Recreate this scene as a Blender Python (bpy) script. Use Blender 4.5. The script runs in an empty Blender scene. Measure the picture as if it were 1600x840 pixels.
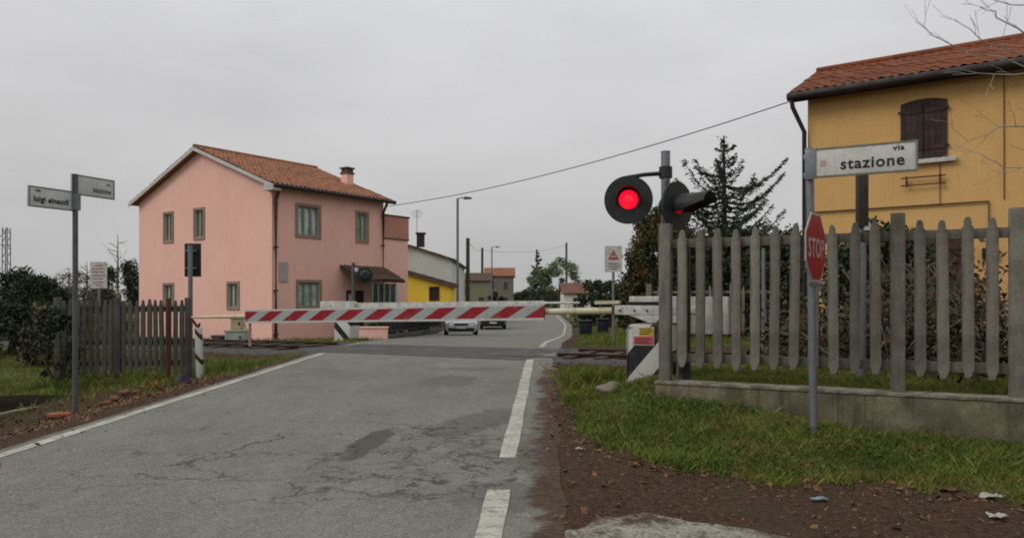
import bpy, bmesh, math, random
import numpy as np
from mathutils import Vector, Matrix, geometry
random.seed(7); RNG = np.random.default_rng(7)
D = bpy.data
SC = bpy.context.scene
COL = SC.collection

# ------------------------------------------------------------------ camera, sky, sun, exposure
F, CZ, HV = 1180.0, 1.6, 468.0          # focal length in photo pixels, eye height, horizon row
cam_d = D.cameras.new('camera'); cam = D.objects.new('camera', cam_d); COL.objects.link(cam)
cam.location = (0, 0, CZ); cam.rotation_euler = (math.radians(90), 0, 0)
cam_d.sensor_width = 36; cam_d.lens = F / 1600 * 36; cam_d.shift_y = 48 / 1600
cam_d.clip_start = 0.05; cam_d.clip_end = 3000
SC.camera = cam
SUN_DIR = Vector((-0.72, -0.30, 0.62)).normalized()   # towards the bright part of the overcast
world = D.worlds.new('World'); SC.world = world; world.use_nodes = True
wn, wl = world.node_tree.nodes, world.node_tree.links
wn.clear()
wo = wn.new('ShaderNodeOutputWorld'); bg = wn.new('ShaderNodeBackground'); bg.inputs['Strength'].default_value = 0.10
sky = wn.new('ShaderNodeTexSky'); sky.sky_type = 'NISHITA'; sky.sun_disc = False
sky.sun_elevation = math.asin(SUN_DIR.z); sky.sun_rotation = math.atan2(SUN_DIR.x, SUN_DIR.y)
sky.air_density = 1.0; sky.dust_density = 3.0
hs = wn.new('ShaderNodeHueSaturation'); hs.inputs['Saturation'].default_value = 0.15; hs.inputs['Value'].default_value = 1.0
wl.new(sky.outputs[0], hs.inputs['Color'])
tc = wn.new('ShaderNodeTexCoord'); mp = wn.new('ShaderNodeMapping'); mp.inputs['Scale'].default_value = (1.0, 1.0, 3.2)
wl.new(tc.outputs['Generated'], mp.inputs['Vector'])
cn = wn.new('ShaderNodeTexNoise'); cn.inputs['Scale'].default_value = 2.2; cn.inputs['Detail'].default_value = 5; cn.inputs['Roughness'].default_value = 0.5
wl.new(mp.outputs[0], cn.inputs['Vector'])
sx = wn.new('ShaderNodeSeparateXYZ'); wl.new(tc.outputs['Generated'], sx.inputs[0])
gr = wn.new('ShaderNodeValToRGB')      # brightness of an overcast from the horizon up to the zenith
gr.color_ramp.elements[0].position = 0.0; gr.color_ramp.elements[0].color = (0.470, 0.466, 0.466, 1)
gr.color_ramp.elements[1].position = 1.0; gr.color_ramp.elements[1].color = (0.98, 0.99, 1.0, 1)
e = gr.color_ramp.elements.new(0.18); e.color = (0.575, 0.572, 0.578, 1)
e = gr.color_ramp.elements.new(0.36); e.color = (0.665, 0.668, 0.690, 1)
wl.new(sx.outputs['Z'], gr.inputs['Fac'])
cr = wn.new('ShaderNodeMapRange'); cr.inputs['From Min'].default_value = 0.3; cr.inputs['From Max'].default_value = 0.7
cr.inputs['To Min'].default_value = 9.1; cr.inputs['To Max'].default_value = 11.2
wl.new(cn.outputs['Fac'], cr.inputs['Value'])
mul = wn.new('ShaderNodeVectorMath'); mul.operation = 'SCALE'
wl.new(gr.outputs['Color'], mul.inputs[0]); wl.new(cr.outputs[0], mul.inputs['Scale'])
mx = wn.new('ShaderNodeMix'); mx.data_type = 'RGBA'; mx.inputs['Factor'].default_value = 0.93
wl.new(hs.outputs[0], mx.inputs['A']); wl.new(mul.outputs[0], mx.inputs['B'])
wl.new(mx.outputs['Result'], bg.inputs['Color']); wl.new(bg.outputs[0], wo.inputs['Surface'])
sun_d = D.lights.new('sun', 'SUN'); sun_d.energy = 1.0; sun_d.angle = math.radians(24); sun_d.color = (1.0, 0.97, 0.92)
sun = D.objects.new('sun', sun_d); COL.objects.link(sun); sun.location = (0, 0, 40)
sun.rotation_euler = SUN_DIR.to_track_quat('Z', 'Y').to_euler()
vs = SC.view_settings
vs.view_transform = 'Standard'; vs.look = 'None'; vs.exposure = 0.04; vs.gamma = 1.0; vs.use_curve_mapping = False
SC.render.engine = 'CYCLES'
SC.cycles.use_denoising = True
SC.cycles.max_bounces = 6; SC.cycles.diffuse_bounces = 3; SC.cycles.transparent_max_bounces = 8
SC.cycles.pixel_filter_type = 'BLACKMAN_HARRIS'; SC.cycles.filter_width = 1.9

# ------------------------------------------------------------------ helpers
def S(h):
    h = h.lstrip('#'); c = [int(h[i:i+2], 16) / 255 for i in (0, 2, 4)]
    return tuple((x / 12.92 if x <= 0.04045 else ((x + 0.055) / 1.055) ** 2.4) for x in c)
def px(u, v, Y):                       # a photo pixel at depth Y, as a place in the world
    return Vector(((u - 800) / F * Y, Y, CZ + (HV - v) / F * Y))
def hit(u, v, O, n):                   # where the sight line of a photo pixel meets the plane through O with normal n
    r = Vector(((u - 800) / F, 1, (HV - v) / F)); c = Vector((0, 0, CZ))
    t = n.dot(O - c) / n.dot(r); return c + r * t

MATS = {}
def new_mat(name):
    m = D.materials.new(name); m.use_nodes = True; nt = m.node_tree
    return m, nt.nodes, nt.links, nt.nodes['Principled BSDF']
def mth(N, L, op, a, b=None, c=None, clamp=False):
    n = N.new('ShaderNodeMath'); n.operation = op; n.use_clamp = clamp
    for i, x in enumerate((a, b, c)):
        if x is None: continue
        if isinstance(x, (int, float)): n.inputs[i].default_value = x
        else: L.new(x, n.inputs[i])
    return n.outputs[0]
def mixc(N, L, fac, a, b):
    n = N.new('ShaderNodeMix'); n.data_type = 'RGBA'
    for key, x in (('Factor', fac), ('A', a), ('B', b)):
        if isinstance(x, (int, float)): n.inputs[key].default_value = x
        elif isinstance(x, tuple): n.inputs[key].default_value = (*x[:3], 1)
        else: L.new(x, n.inputs[key])
    return n.outputs['Result']
def noise(N, L, vec, scale, detail=5, rough=0.55):
    n = N.new('ShaderNodeTexNoise'); n.inputs['Scale'].default_value = scale; n.inputs['Detail'].default_value = detail
    n.inputs['Roughness'].default_value = rough; L.new(vec, n.inputs['Vector']); return n.outputs['Fac']
def ramp(N, L, x, lo, hi, a=0.0, b=1.0):
    n = N.new('ShaderNodeMapRange'); n.interpolation_type = 'SMOOTHSTEP'
    n.inputs['From Min'].default_value = lo; n.inputs['From Max'].default_value = hi
    n.inputs['To Min'].default_value = a; n.inputs['To Max'].default_value = b
    L.new(x, n.inputs['Value']); return n.outputs[0]
def coords(N, L, scale=None):
    t = N.new('ShaderNodeTexCoord')
    if scale is None: return t.outputs['Object']
    m = N.new('ShaderNodeMapping'); m.inputs['Scale'].default_value = scale
    L.new(t.outputs['Object'], m.inputs['Vector']); return m.outputs[0]
def bump(N, L, P, h, strength, dist=0.02):
    b = N.new('ShaderNodeBump'); b.inputs['Strength'].default_value = strength; b.inputs['Distance'].default_value = dist
    L.new(h, b.inputs['Height']); L.new(b.outputs[0], P.inputs['Normal'])
def surf(name, col, col2=None, rough=0.85, scale=5.0, fine=60.0, bmp=0.3, dist=0.01, metal=0.0, streak=None, amount=0.6,
         rnd=0.0, spec=0.3, stk=0.55, patch=None):
    """weathered surface: two tones by large noise, grain by fine noise, optional vertical dirt streaks of colour streak"""
    if name in MATS: return MATS[name]
    m, N, L, P = new_mat(name); MATS[name] = m
    c = coords(N, L)
    col2 = col2 or tuple(x * 0.68 for x in col)
    big = noise(N, L, c, scale, 6); fin = noise(N, L, c, fine, 4, 0.6)
    k = mixc(N, L, mth(N, L, 'MULTIPLY', ramp(N, L, big, 0.38, 0.66), amount), col, col2)
    g = mixc(N, L, mth(N, L, 'MULTIPLY', ramp(N, L, fin, 0.35, 0.7), 0.35), k, tuple(x * 0.62 for x in col2))
    if patch is not None:
        pt = noise(N, L, coords(N, L, (1, 1, .7)), .9, 7, .68)
        g = mixc(N, L, ramp(N, L, pt, .52, .60, 0, .5), g, patch)
        pt = noise(N, L, coords(N, L, (3, 3, 1)), 2.4, 6, .7)
        g = mixc(N, L, ramp(N, L, pt, .58, .70, 0, .4), g, tuple(x*.86 for x in patch))
    if streak is not None:
        st = noise(N, L, coords(N, L, (7, 7, 0.5)), 2.2, 6, 0.6)
        g = mixc(N, L, ramp(N, L, st, 0.5, 0.72, 0, stk), g, streak)
    if rnd > 0:
        oi = N.new('ShaderNodeObjectInfo')
        hv = N.new('ShaderNodeHueSaturation'); L.new(g, hv.inputs['Color'])
        L.new(mth(N, L, 'MULTIPLY_ADD', oi.outputs['Random'], rnd * 2, 1 - rnd), hv.inputs['Value']); g = hv.outputs[0]
    L.new(g, P.inputs['Base Color'])
    L.new(ramp(N, L, big, 0.3, 0.7, max(rough - 0.12, 0.05), min(rough + 0.1, 1)), P.inputs['Roughness'])
    P.inputs['Metallic'].default_value = metal; P.inputs['Specular IOR Level'].default_value = spec
    if bmp: bump(N, L, P, mth(N, L, 'ADD', mth(N, L, 'MULTIPLY', big, 0.6), fin), bmp, dist)
    return m
def leafy(name, dark, light, extra=None, scale=0.8, rough=0.7, trans=0.0):
    """foliage: colour differs leaf by leaf (face attribute rnd) and clump by clump (noise)"""
    if name in MATS: return MATS[name]
    m, N, L, P = new_mat(name); MATS[name] = m
    at = N.new('ShaderNodeAttribute'); at.attribute_name = 'rnd'
    g = noise(N, L, coords(N, L), scale, 4)
    f = mth(N, L, 'ADD', mth(N, L, 'MULTIPLY', at.outputs['Fac'], 0.55), mth(N, L, 'MULTIPLY', ramp(N, L, g, 0.35, 0.65), 0.45))
    k = mixc(N, L, f, dark, light)
    if extra: k = mixc(N, L, ramp(N, L, noise(N, L, coords(N, L), scale * 1.7, 3), 0.52, 0.66), k, extra)
    L.new(k, P.inputs['Base Color']); P.inputs['Roughness'].default_value = rough; P.inputs['Specular IOR Level'].default_value = 0.2
    return m

class MB:
    """collects polygons and links them as one mesh object"""
    def __init__(s): s.v = []; s.f = []; s.m = []
    def add(s, vs_, fs, mi=0):
        b = len(s.v); s.v += [tuple(x) for x in vs_]
        for f in fs: s.f.append(tuple(b + i for i in f)); s.m.append(mi)
        return s
    def obox(s, o, ax, ay, az, mi=0):           # box from corner o along three edge vectors
        o, ax, ay, az = Vector(o), Vector(ax), Vector(ay), Vector(az)
        p = [o, o+ax, o+ax+ay, o+ay, o+az, o+ax+az, o+ax+ay+az, o+ay+az]
        fs = [(0,3,2,1),(4,5,6,7),(0,1,5,4),(1,2,6,5),(2,3,7,6),(3,0,4,7)]
        if ax.cross(ay).dot(az) < 0: fs = [f[::-1] for f in fs]
        return s.add(p, fs, mi)
    def box(s, c, sx_, sy_, sz_, mi=0, ex=Vector((1,0,0))):  # box centred on c, x axis ex, z up
        ex = Vector(ex).normalized(); ey = Vector((0,0,1)).cross(ex); c = Vector(c)
        return s.obox(c - ex*sx_/2 - ey*sy_/2 - Vector((0,0,sz_/2)), ex*sx_, ey*sy_, Vector((0,0,sz_)), mi)
    def tube(s, pts, rads, n=8, cap=True, mi=0):
        pts = [Vector(p) for p in pts]
        if isinstance(rads, (int, float)): rads = [rads] * len(pts)
        rings = []; up = Vector((0, 0, 1))
        for i, p in enumerate(pts):
            d = (pts[min(i+1, len(pts)-1)] - pts[max(i-1, 0)]).normalized()
            a = d.cross(up)
            if a.length < 1e-3: a = d.cross(Vector((1, 0, 0)))
            a.normalize(); b = d.cross(a).normalized()
            rings.append([p + (a*math.cos(t) + b*math.sin(t))*rads[i] for t in [2*math.pi*k/n for k in range(n)]])
        vs_ = [x for r in rings for x in r]; fs = []
        for i in range(len(pts)-1):
            for k in range(n): fs.append((i*n+k, i*n+(k+1) % n, (i+1)*n+(k+1) % n, (i+1)*n+k))
        if cap: fs.append(tuple(range(n))[::-1]); fs.append(tuple((len(pts)-1)*n+k for k in range(n)))
        return s.add(vs_, [f[::-1] for f in fs], mi)
    def disc(s, c, nrm, r, n=32, mi=0, thick=0.0):
        c, nrm = Vector(c), Vector(nrm).normalized()
        return s.tube([c, c + nrm*max(thick, 0.001)], r, n, True, mi)
    def prism(s, poly, o, ex, ey, depth, mi=0):   # outline in (ex, ey), extruded by vector depth
        o, ex, ey, dv = Vector(o), Vector(ex), Vector(ey), Vector(depth)
        n = len(poly); a = [o + ex*p[0] + ey*p[1] for p in poly]; b = [p + dv for p in a]
        fs = [tuple(range(n)), tuple(range(2*n-1, n-1, -1))] + [(i, n+i, n+(i+1) % n, (i+1) % n) for i in range(n)]
        if ex.cross(ey).dot(dv) > 0: fs = [f[::-1] for f in fs]
        return s.add(a + b, fs, mi)
    def build(s, name, mats, parent=None, bevel=0.0, smooth=False, loc=None):
        me = D.meshes.new(name)
        off = Vector((0, 0, 0))
        if parent is not None: off = world_loc(parent)
        if loc is not None: off = Vector(loc)
        rot = None; q_ = parent
        while q_ is not None:
            rot = rot or ROT.get(q_.name); q_ = q_.parent
        vs_ = [Vector(v) - off for v in s.v]
        if rot is not None: vs_ = [rot @ v for v in vs_]
        me.from_pydata([tuple(v) for v in vs_], [], s.f)
        if not isinstance(mats, (list, tuple)): mats = [mats]
        for m in mats: me.materials.append(m)
        if len(mats) > 1: me.polygons.foreach_set('material_index', s.m)
        if bevel > 0:
            bm = bmesh.new(); bm.from_mesh(me); bmesh.ops.remove_doubles(bm, verts=bm.verts, dist=1e-5)
            ed = [e_ for e_ in bm.edges if len(e_.link_faces) == 2 and e_.calc_face_angle(0) > 0.5]
            bmesh.ops.bevel(bm, geom=ed, offset=bevel, segments=2, affect='EDGES', profile=0.6, clamp_overlap=True)
            bm.to_mesh(me); bm.free(); smooth = True
        me.update()
        if smooth:
            me.polygons.foreach_set('use_smooth', [True]*len(me.polygons)); me.set_sharp_from_angle(angle=math.radians(38))
        o = D.objects.new(name, me); COL.objects.link(o)
        if parent is not None: o.parent = parent
        elif loc is not None: o.location = loc
        return o
ROT = {}
def world_loc(o):
    p = Vector((0, 0, 0))
    while o is not None: p += Vector(o.location); o = o.parent
    return p
def tag(o, label=None, cat=None, group=None, kind=None):
    if label: o['label'] = label
    if cat: o['category'] = cat
    if group: o['group'] = group
    if kind: o['kind'] = kind
    return o
def thing(name, label, cat, loc, group=None):
    o = D.objects.new(name, None); COL.objects.link(o); o.location = loc; o.empty_display_size = 0.2
    return tag(o, label, cat, group)
def copy_tree(o, parent=None):
    c = o.copy(); COL.objects.link(c)
    if parent is not None: c.parent = parent
    for ch in list(o.children): copy_tree(ch, c)
    return c
def np_mesh(name, verts, k, mat, parent=None, rnd=None, loc=(0,0,0)):
    """many loose k-gons (verts: n*k,3) as one mesh"""
    n = len(verts)//k
    off = world_loc(parent) if parent is not None else Vector(loc)
    verts = np.asarray(verts, dtype=np.float32) - np.array(off, dtype=np.float32)
    me = D.meshes.new(name); me.vertices.add(n*k); me.loops.add(n*k); me.polygons.add(n)
    me.vertices.foreach_set('co', verts.ravel()); me.loops.foreach_set('vertex_index', np.arange(n*k, dtype=np.int32))
    me.polygons.foreach_set('loop_start', np.arange(0, n*k, k, dtype=np.int32))
    me.materials.append(mat)
    at = me.attributes.new('rnd', 'FLOAT', 'FACE')
    at.data.foreach_set('value', (RNG.random(n) if rnd is None else rnd).astype(np.float32))
    me.update(calc_edges=True); me.validate()
    o = D.objects.new(name, me); COL.objects.link(o)
    if parent is not None: o.parent = parent
    else: o.location = loc
    return o
def unit(a): return a/np.maximum(np.linalg.norm(a, axis=1, keepdims=True), 1e-9)
def leaves(centers, length, width, droop=0.0, direc=None, spread=1.0):
    """one diamond-shaped leaf face per centre"""
    n = len(centers); d = RNG.normal(size=(n, 3))
    if direc is not None: d = unit(d)*spread + direc
    d[:, 2] -= droop; d = unit(d)
    s_ = unit(np.cross(d, RNG.normal(size=(n, 3))))
    l = (length*(0.6 + 0.8*RNG.random(n)))[:, None]; w = (width*(0.6 + 0.8*RNG.random(n)))[:, None]
    c = np.asarray(centers)
    return np.stack([c - d*l/2, c + s_*w/2, c + d*l/2, c - s_*w/2], axis=1).reshape(-1, 3)

def text_obj(name, body, size, mat, parent, o, ex, ez, n, align='LEFT', bold=0.0, squeeze=1.0, thick=0.002, track=1.12):
    cu = D.curves.new('lettering', 'FONT'); cu.body = body; cu.size = size; cu.align_x = 'LEFT'; cu.offset = bold; cu.extrude = thick/2
    cu.space_character = track; cu.resolution_u = 4
    t = D.objects.new('lettering', cu); COL.objects.link(t)
    me = D.meshes.new_from_object(t.evaluated_get(bpy.context.evaluated_depsgraph_get()))
    D.objects.remove(t); D.curves.remove(cu)
    me.name = name; o, ex, ez, n = Vector(o), Vector(ex), Vector(ez), Vector(n)
    off = world_loc(parent); xs_ = [v.co.x for v in me.vertices]
    sh_ = {'LEFT': -min(xs_), 'RIGHT': -max(xs_), 'CENTER': -(min(xs_)+max(xs_))/2}[align]
    for v in me.vertices: v.co.x += sh_
    for v in me.vertices: v.co = o + ex*v.co.x*squeeze + ez*v.co.y + n*(v.co.z + thick/2) - off
    me.materials.clear(); me.materials.append(mat)
    ob = D.objects.new(name, me); COL.objects.link(ob); ob.parent = parent
    return ob

# ------------------------------------------------------------------ lie of the land
FD = Vector((0.891, -0.454, 0)); FN = Vector((0.454, 0.891, 0))     # along and across the railway fence
TC = Vector((-1.47, 17.3, 0)); TD = Vector((0.927, -0.375, 0)); TN = Vector((0.375, 0.927, 0))   # the single track
_zy = np.array([-300, -5, 15, 16.4, 21.0, 30, 42, 400.]); _zz = np.array([-.13, -.13, .395, .43, .43, .10, -.30, -.30])
def zr(Y): return np.interp(Y, _zy, _zz)
def xl(Y): return np.interp(Y, [-60, 6.86, 16.7, 23.6, 36, 47, 70, 105], [-8.4, -4.65, -4.10, -4.1, -4.0, -4.1, -3.2, -2.0])
def xr(Y): return np.interp(Y, [-60, 6.77, 15.35, 18.25, 27, 36.5, 56, 93, 105], [-3.2, -0.02, 0.39, 0.70, 1.60, 2.47, 4.0, 5.5, 5.6])
def sst(x): x = np.clip(x, 0, 1); return x*x*(3 - 2*x)
def fence_st(X, Y): return (X-1.79)*.454 + (Y-8.8)*.891, (X-1.79)*.891 - (Y-8.8)*.454
def track_d(X, Y): return (X-TC.x)*TN.x + (Y-TC.y)*TN.y
def ground_z(X, Y):
    X = np.asarray(X, float); Y = np.asarray(Y, float)
    b = zr(Y)
    dl = np.maximum(0, xl(Y) - 0.25 - X); dr = np.maximum(0, X - xr(Y) - 0.5)
    zl = np.interp(Y, [-60, 3, 9, 14, 16, 18, 21, 25, 32, 60], [-.3, -.2, -.02, .14, .22, .36, .36, .16, -.05, -.3])
    zl = zl + 0.10*np.sin(X*.35+1)*sst((dl-4)/8)*np.clip((24-Y)/6, 0, 1)*0.6
    z = b + (zl - b)*sst(dl/1.5)
    s, t = fence_st(X, Y)
    bank = 0.20*np.exp(-((X-1.75)**2 + (Y-9.9)**2)/1.3)*sst(dr/0.7)
    rt = np.interp(Y, [-60, 0, 9, 16, 21, 30, 45, 100], [-.1, .0, .235, .42, .42, .2, -.1, -.3])
    zright = b + (rt - b)*sst(dr/2.0) + bank
    bank = bank + .15*np.exp(-((s + .35)/.45)**2)*sst((2.4 - t)/1.4) + .05*np.exp(-((s + .25)/.35)**2)*sst((t + .6)/.5)
    zright = b + (rt - b)*sst(dr/2.0) + bank
    back = 0.60 + (0.44 - 0.60)*sst(s/7.5)
    wgt = sst((s + 0.02)/0.12)*sst((t + 0.9)/0.6)*np.clip((24 - Y)/4, 0, 1)
    zright = zright + (back - zright)*wgt
    z = np.where(X > xr(Y) + 0.5, zright, z)
    td = np.abs(track_d(X, Y))                                        # the track lies on a low bed of ballast
    z = z + (0.43 - z)*sst((2.6 - td)/1.0)
    dx = sst((-7.05 - X)/0.12)*sst((11.95 - Y)/0.2)*sst((Y - 9.1)/0.2)  # ditch by the verge
    z = z - 0.62*dx
    inroad = (X > xl(Y) - 0.22) & (X < xr(Y) + 0.47) & (Y < 106)
    ins = np.minimum(X - (xl(Y) - 0.22), (xr(Y) + 0.47) - X)          # how far inside the asphalt
    z = np.where(inroad, zr(Y) - 0.008 - 0.05*sst((ins - .05)/0.3), z)
    sy = np.interp(X, [p[0] for p in SIDE], [p[1] for p in SIDE]) - Y
    inside_side = (X > SIDE[0][0] - .25) & (sy > -.05)
    z = np.where(inside_side & ~inroad, zr(Y) - 0.012 - 0.05*sst(sy/0.3), z)
    inroad = inroad | inside_side
    n1 = np.sin(X*5.1+Y*2.3)*np.sin(Y*4.3-X*1.7) + 0.6*np.sin(X*11.3-Y*7.7)
    z = z + np.where(inroad, 0, 0.012*n1*np.clip((30-Y)/10, 0, 1)*np.where((dl > .1) | (dr > .05), 1, 0))
    return z
def gz(x, y): return float(ground_z(np.array([x]), np.array([y]))[0])
# outline of the grassy bank on the right, in the ground plane
def plane_xy(u, v, k=0.0263):
    Y = 1.6/((v - HV)/F + k); return ((u-800)/F*Y, Y)
BANK = [plane_xy(*p) for p in [(866,570),(865,600),(870,640),(895,672),(945,700),(1040,733),(1200,758),(1400,765),(1600,790),(1900,830)]]
SIDE = [plane_xy(*p) for p in [(868,838),(905,822),(945,803),(1010,803),(1110,816),(1250,836),(1450,856),(1900,905)]]
def poly_dist(X, Y, pts):
    d = np.full(np.shape(X), 1e9)
    for (x0, y0), (x1, y1) in zip(pts[:-1], pts[1:]):
        vx, vy = x1-x0, y1-y0; t = np.clip(((X-x0)*vx + (Y-y0)*vy)/(vx*vx+vy*vy), 0, 1)
        d = np.minimum(d, np.hypot(X-x0-t*vx, Y-y0-t*vy))
    return d
def inside(X, Y, poly):
    r = np.zeros(np.shape(X), bool); n = len(poly)
    for i in range(n):
        x0, y0 = poly[i]; x1, y1 = poly[(i+1) % n]
        if y0 == y1: continue
        c = ((y0 > Y) != (y1 > Y)) & (X < (x1-x0)*(Y-y0)/(y1-y0) + x0); r ^= c
    return r
BANK_POLY = BANK + [(14, 3.6), (14, 2.9), (10.5, 4.4), (4.85, 7.24), (1.6, 8.9), (1.9, 12.0), (1.35, 13.6), (0.95, 13.0)]
def grass_w(X, Y):
    """how grassy the ground is, 0 to 1"""
    w = np.zeros(np.shape(X))
    rag = .13*np.sin(X*4.3+2*np.sin(Y*3.1)) + .10*np.sin(X*9.7-Y*6.1) + .06*np.sin(X*17+Y*13)
    wb = np.where(inside(X, Y, BANK_POLY), np.clip((poly_dist(X, Y, BANK) + rag*np.where(X < 1.3, .35, 1.0) + np.where(X < 1.3, .06, -.03))/0.22, 0, 1), 0)
    s, t = fence_st(X, Y)
    behind = ((s > 0.1) & (t > -0.6)).astype(float)*np.clip(1.05 - 0.06*np.maximum(t, 0), 0.45, 1)
    left = ((X < xl(Y) - 1.35)).astype(float)*sst((xl(Y) - 1.35 - X)/0.7)
    left = np.where((Y < 12.5) & (X > -7.2), left*.25*(X < -5.9), left)
    left = np.where(Y > 13.0, ((X < xl(Y) - 0.22)).astype(float)*sst((xl(Y)-0.22-X)/0.3), left)
    far = ((Y > 19) & ((X > xr(Y)+0.8) | (X < xl(Y)-0.5))).astype(float)
    w = np.maximum.reduce([wb, behind*(Y < 24), left, far])
    w = w*(np.abs(track_d(X, Y)) > 2.3)
    w = w*(1 - ((X < -7.05) & (Y < 12.0) & (Y > 9.0)))
    return w

def grid_axis(lo, hi, fine_lo, fine_hi, step, grow=1.22):
    a = list(np.arange(fine_lo, fine_hi + 1e-6, step)); s_ = step
    x = a[-1]
    while x < hi: s_ = min(s_*grow, 60); x += s_; a.append(x)
    s_ = step; x = a[0]; b = []
    while x > lo: s_ = min(s_*grow, 60); x -= s_; b.append(x)
    return np.array(b[::-1] + a)
def sheet(name, xs, ys, zf, mat, attrs=(), kind='structure', label=None):
    X, Y = np.meshgrid(xs, ys); Z = zf(X, Y); nx, ny = len(xs), len(ys)
    me = D.meshes.new(name); V = np.stack([X, Y, Z], -1).reshape(-1, 3)
    idx = np.arange(nx*ny).reshape(ny, nx)
    Q = np.stack([idx[:-1, :-1], idx[:-1, 1:], idx[1:, 1:], idx[1:, :-1]], -1).reshape(-1, 4)
    me.vertices.add(len(V)); me.vertices.foreach_set('co', V.astype(np.float32).ravel())
    me.loops.add(Q.size); me.loops.foreach_set('vertex_index', Q.astype(np.int32).ravel())
    me.polygons.add(len(Q)); me.polygons.foreach_set('loop_start', np.arange(0, Q.size, 4, dtype=np.int32))
    me.polygons.foreach_set('use_smooth', np.ones(len(Q), bool))
    for nm, fn in attrs:
        at = me.attributes.new(nm, 'FLOAT', 'POINT'); at.data.foreach_set('value', fn(X, Y).astype(np.float32).ravel())
    me.materials.append(mat); me.update(calc_edges=True)
    o = D.objects.new(name, me); COL.objects.link(o); o['kind'] = kind
    if label: o['label'] = label
    return o

# ground material: soil with leaf litter, turf, ballast - where each lies comes from the kind of ground, its edge from noise
m_ground, N, L, P = new_mat('ground')
c = coords(N, L)
def attr(N, nm):
    a = N.new('ShaderNodeAttribute'); a.attribute_name = nm; return a.outputs['Fac']
n1 = noise(N, L, c, 3.0, 6); n2 = noise(N, L, c, 22, 6, 0.65); n3 = noise(N, L, c, 90, 3, 0.7)
soil = mixc(N, L, ramp(N, L, n2, 0.36, 0.66), S('#392a1f'), S('#564131'))
soil = mixc(N, L, ramp(N, L, n1, 0.5, 0.68), soil, S('#463a2b'))
vo = N.new('ShaderNodeTexVoronoi'); vo.inputs['Scale'].default_value = 26; L.new(c, vo.inputs['Vector'])
soil = mixc(N, L, mth(N, L, 'MULTIPLY', mth(N, L, 'LESS_THAN', vo.outputs['Distance'], 0.22), ramp(N, L, n3, 0.56, 0.66)), soil, S('#7b6a52'))
vo2 = N.new('ShaderNodeTexVoronoi'); vo2.inputs['Scale'].default_value = 11; L.new(c, vo2.inputs['Vector'])
soil = mixc(N, L, mth(N, L, 'MULTIPLY', mth(N, L, 'LESS_THAN', vo2.outputs['Distance'], 0.10), 0.6), soil, S('#6a4a30'))
turf = mixc(N, L, ramp(N, L, n2, 0.35, 0.65), S('#33381a'), S('#56602a'))
turf = mixc(N, L, ramp(N, L, n1, 0.52, 0.7), turf, S('#665c3a'))
k = mixc(N, L, ramp(N, L, mth(N, L, 'ADD', attr(N, 'grass'), mth(N, L, 'MULTIPLY_ADD', n2, 0.9, -0.45)), 0.35, 0.65), soil, turf)
v3 = N.new('ShaderNodeTexVoronoi'); v3.inputs['Scale'].default_value = 20; L.new(c, v3.inputs['Vector'])
bal = mixc(N, L, ramp(N, L, n2, 0.3, 0.7), S('#3e342b'), S('#665848'))
bal = mixc(N, L, 0.15, bal, v3.outputs['Color']); hsb = N.new('ShaderNodeHueSaturation'); hsb.inputs['Saturation'].default_value = 0.5; hsb.inputs['Value'].default_value = 0.55; L.new(bal, hsb.inputs['Color'])
k = mixc(N, L, ramp(N, L, mth(N, L, 'ADD', attr(N, 'ballast'), mth(N, L, 'MULTIPLY_ADD', n2, 0.6, -0.3)), 0.4, 0.6), k, hsb.outputs[0])
k = mixc(N, L, attr(N, 'mud_shade'), k, S('#1d1a14'))  # dark mud with the ditch's own shade put into its colour
L.new(k, P.inputs['Base Color']); P.inputs['Roughness'].default_value = 0.95; P.inputs['Specular IOR Level'].default_value = 0.15
bump(N, L, P, mth(N, L, 'ADD', n2, mth(N, L, 'MULTIPLY', vo.outputs['Distance'], 0.6)), 0.8, 0.05)
sheet('ground', grid_axis(-900, 900, -11, 9, 0.1), grid_axis(-120, 1500, 3, 22, 0.1), ground_z, m_ground,
      [('grass', grass_w), ('ballast', lambda X, Y: (np.abs(track_d(X, Y)) < 2.0).astype(float)),
       ('mud_shade', lambda X, Y: ((X < -7.0) & (Y < 12.05) & (Y > 9.0)).astype(float)*0.95)])

# ------------------------------------------------------------------ road
m_road, N, L, P = new_mat('asphalt')
c = coords(N, L); n1 = noise(N, L, c, 0.9, 6); n2 = noise(N, L, c, 70, 5, 0.7); n3 = noise(N, L, coords(N, L, (1.6, 0.35, 1)), 1.6, 6, 0.6)
k = mixc(N, L, ramp(N, L, n1, 0.35, 0.68), S('#77766f'), S('#6a6962'))
k = mixc(N, L, mth(N, L, 'MULTIPLY', ramp(N, L, n2, 0.42, 0.68), 0.55), k, S('#50504b'))
k = mixc(N, L, ramp(N, L, noise(N, L, c, 160, 2), 0.60, 0.72, 0, 0.45), k, S('#a3a198'))
k = mixc(N, L, ramp(N, L, n3, 0.55, 0.75, 0, 0.3), k, S('#54524b'))
ag = N.new('ShaderNodeTexVoronoi'); ag.inputs['Scale'].default_value = 75; L.new(c, ag.inputs['Vector'])
sg_ = N.new('ShaderNodeSeparateColor'); L.new(ag.outputs['Color'], sg_.inputs[0])
k = mixc(N, L, mth(N, L, 'MULTIPLY', ramp(N, L, sg_.outputs[0], .72, .95), .5), k, S('#9c998d'))          # pale chippings worn bare
k = mixc(N, L, mth(N, L, 'MULTIPLY', ramp(N, L, sg_.outputs[1], .72, .95), .45), k, S('#45443f'))
k = mixc(N, L, ramp(N, L, noise(N, L, c, 9, 6, .7), .44, .70, 0, .42), k, S('#5b5a52'))
k = mixc(N, L, ramp(N, L, noise(N, L, coords(N, L, (1, .3, 1)), 4.5, 5, .7), .46, .72, 0, .35), k, S('#86847a'))
sp = N.new('ShaderNodeSeparateXYZ'); L.new(c, sp.inputs[0]); X_, Y_ = sp.outputs['X'], sp.outputs['Y']
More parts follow.
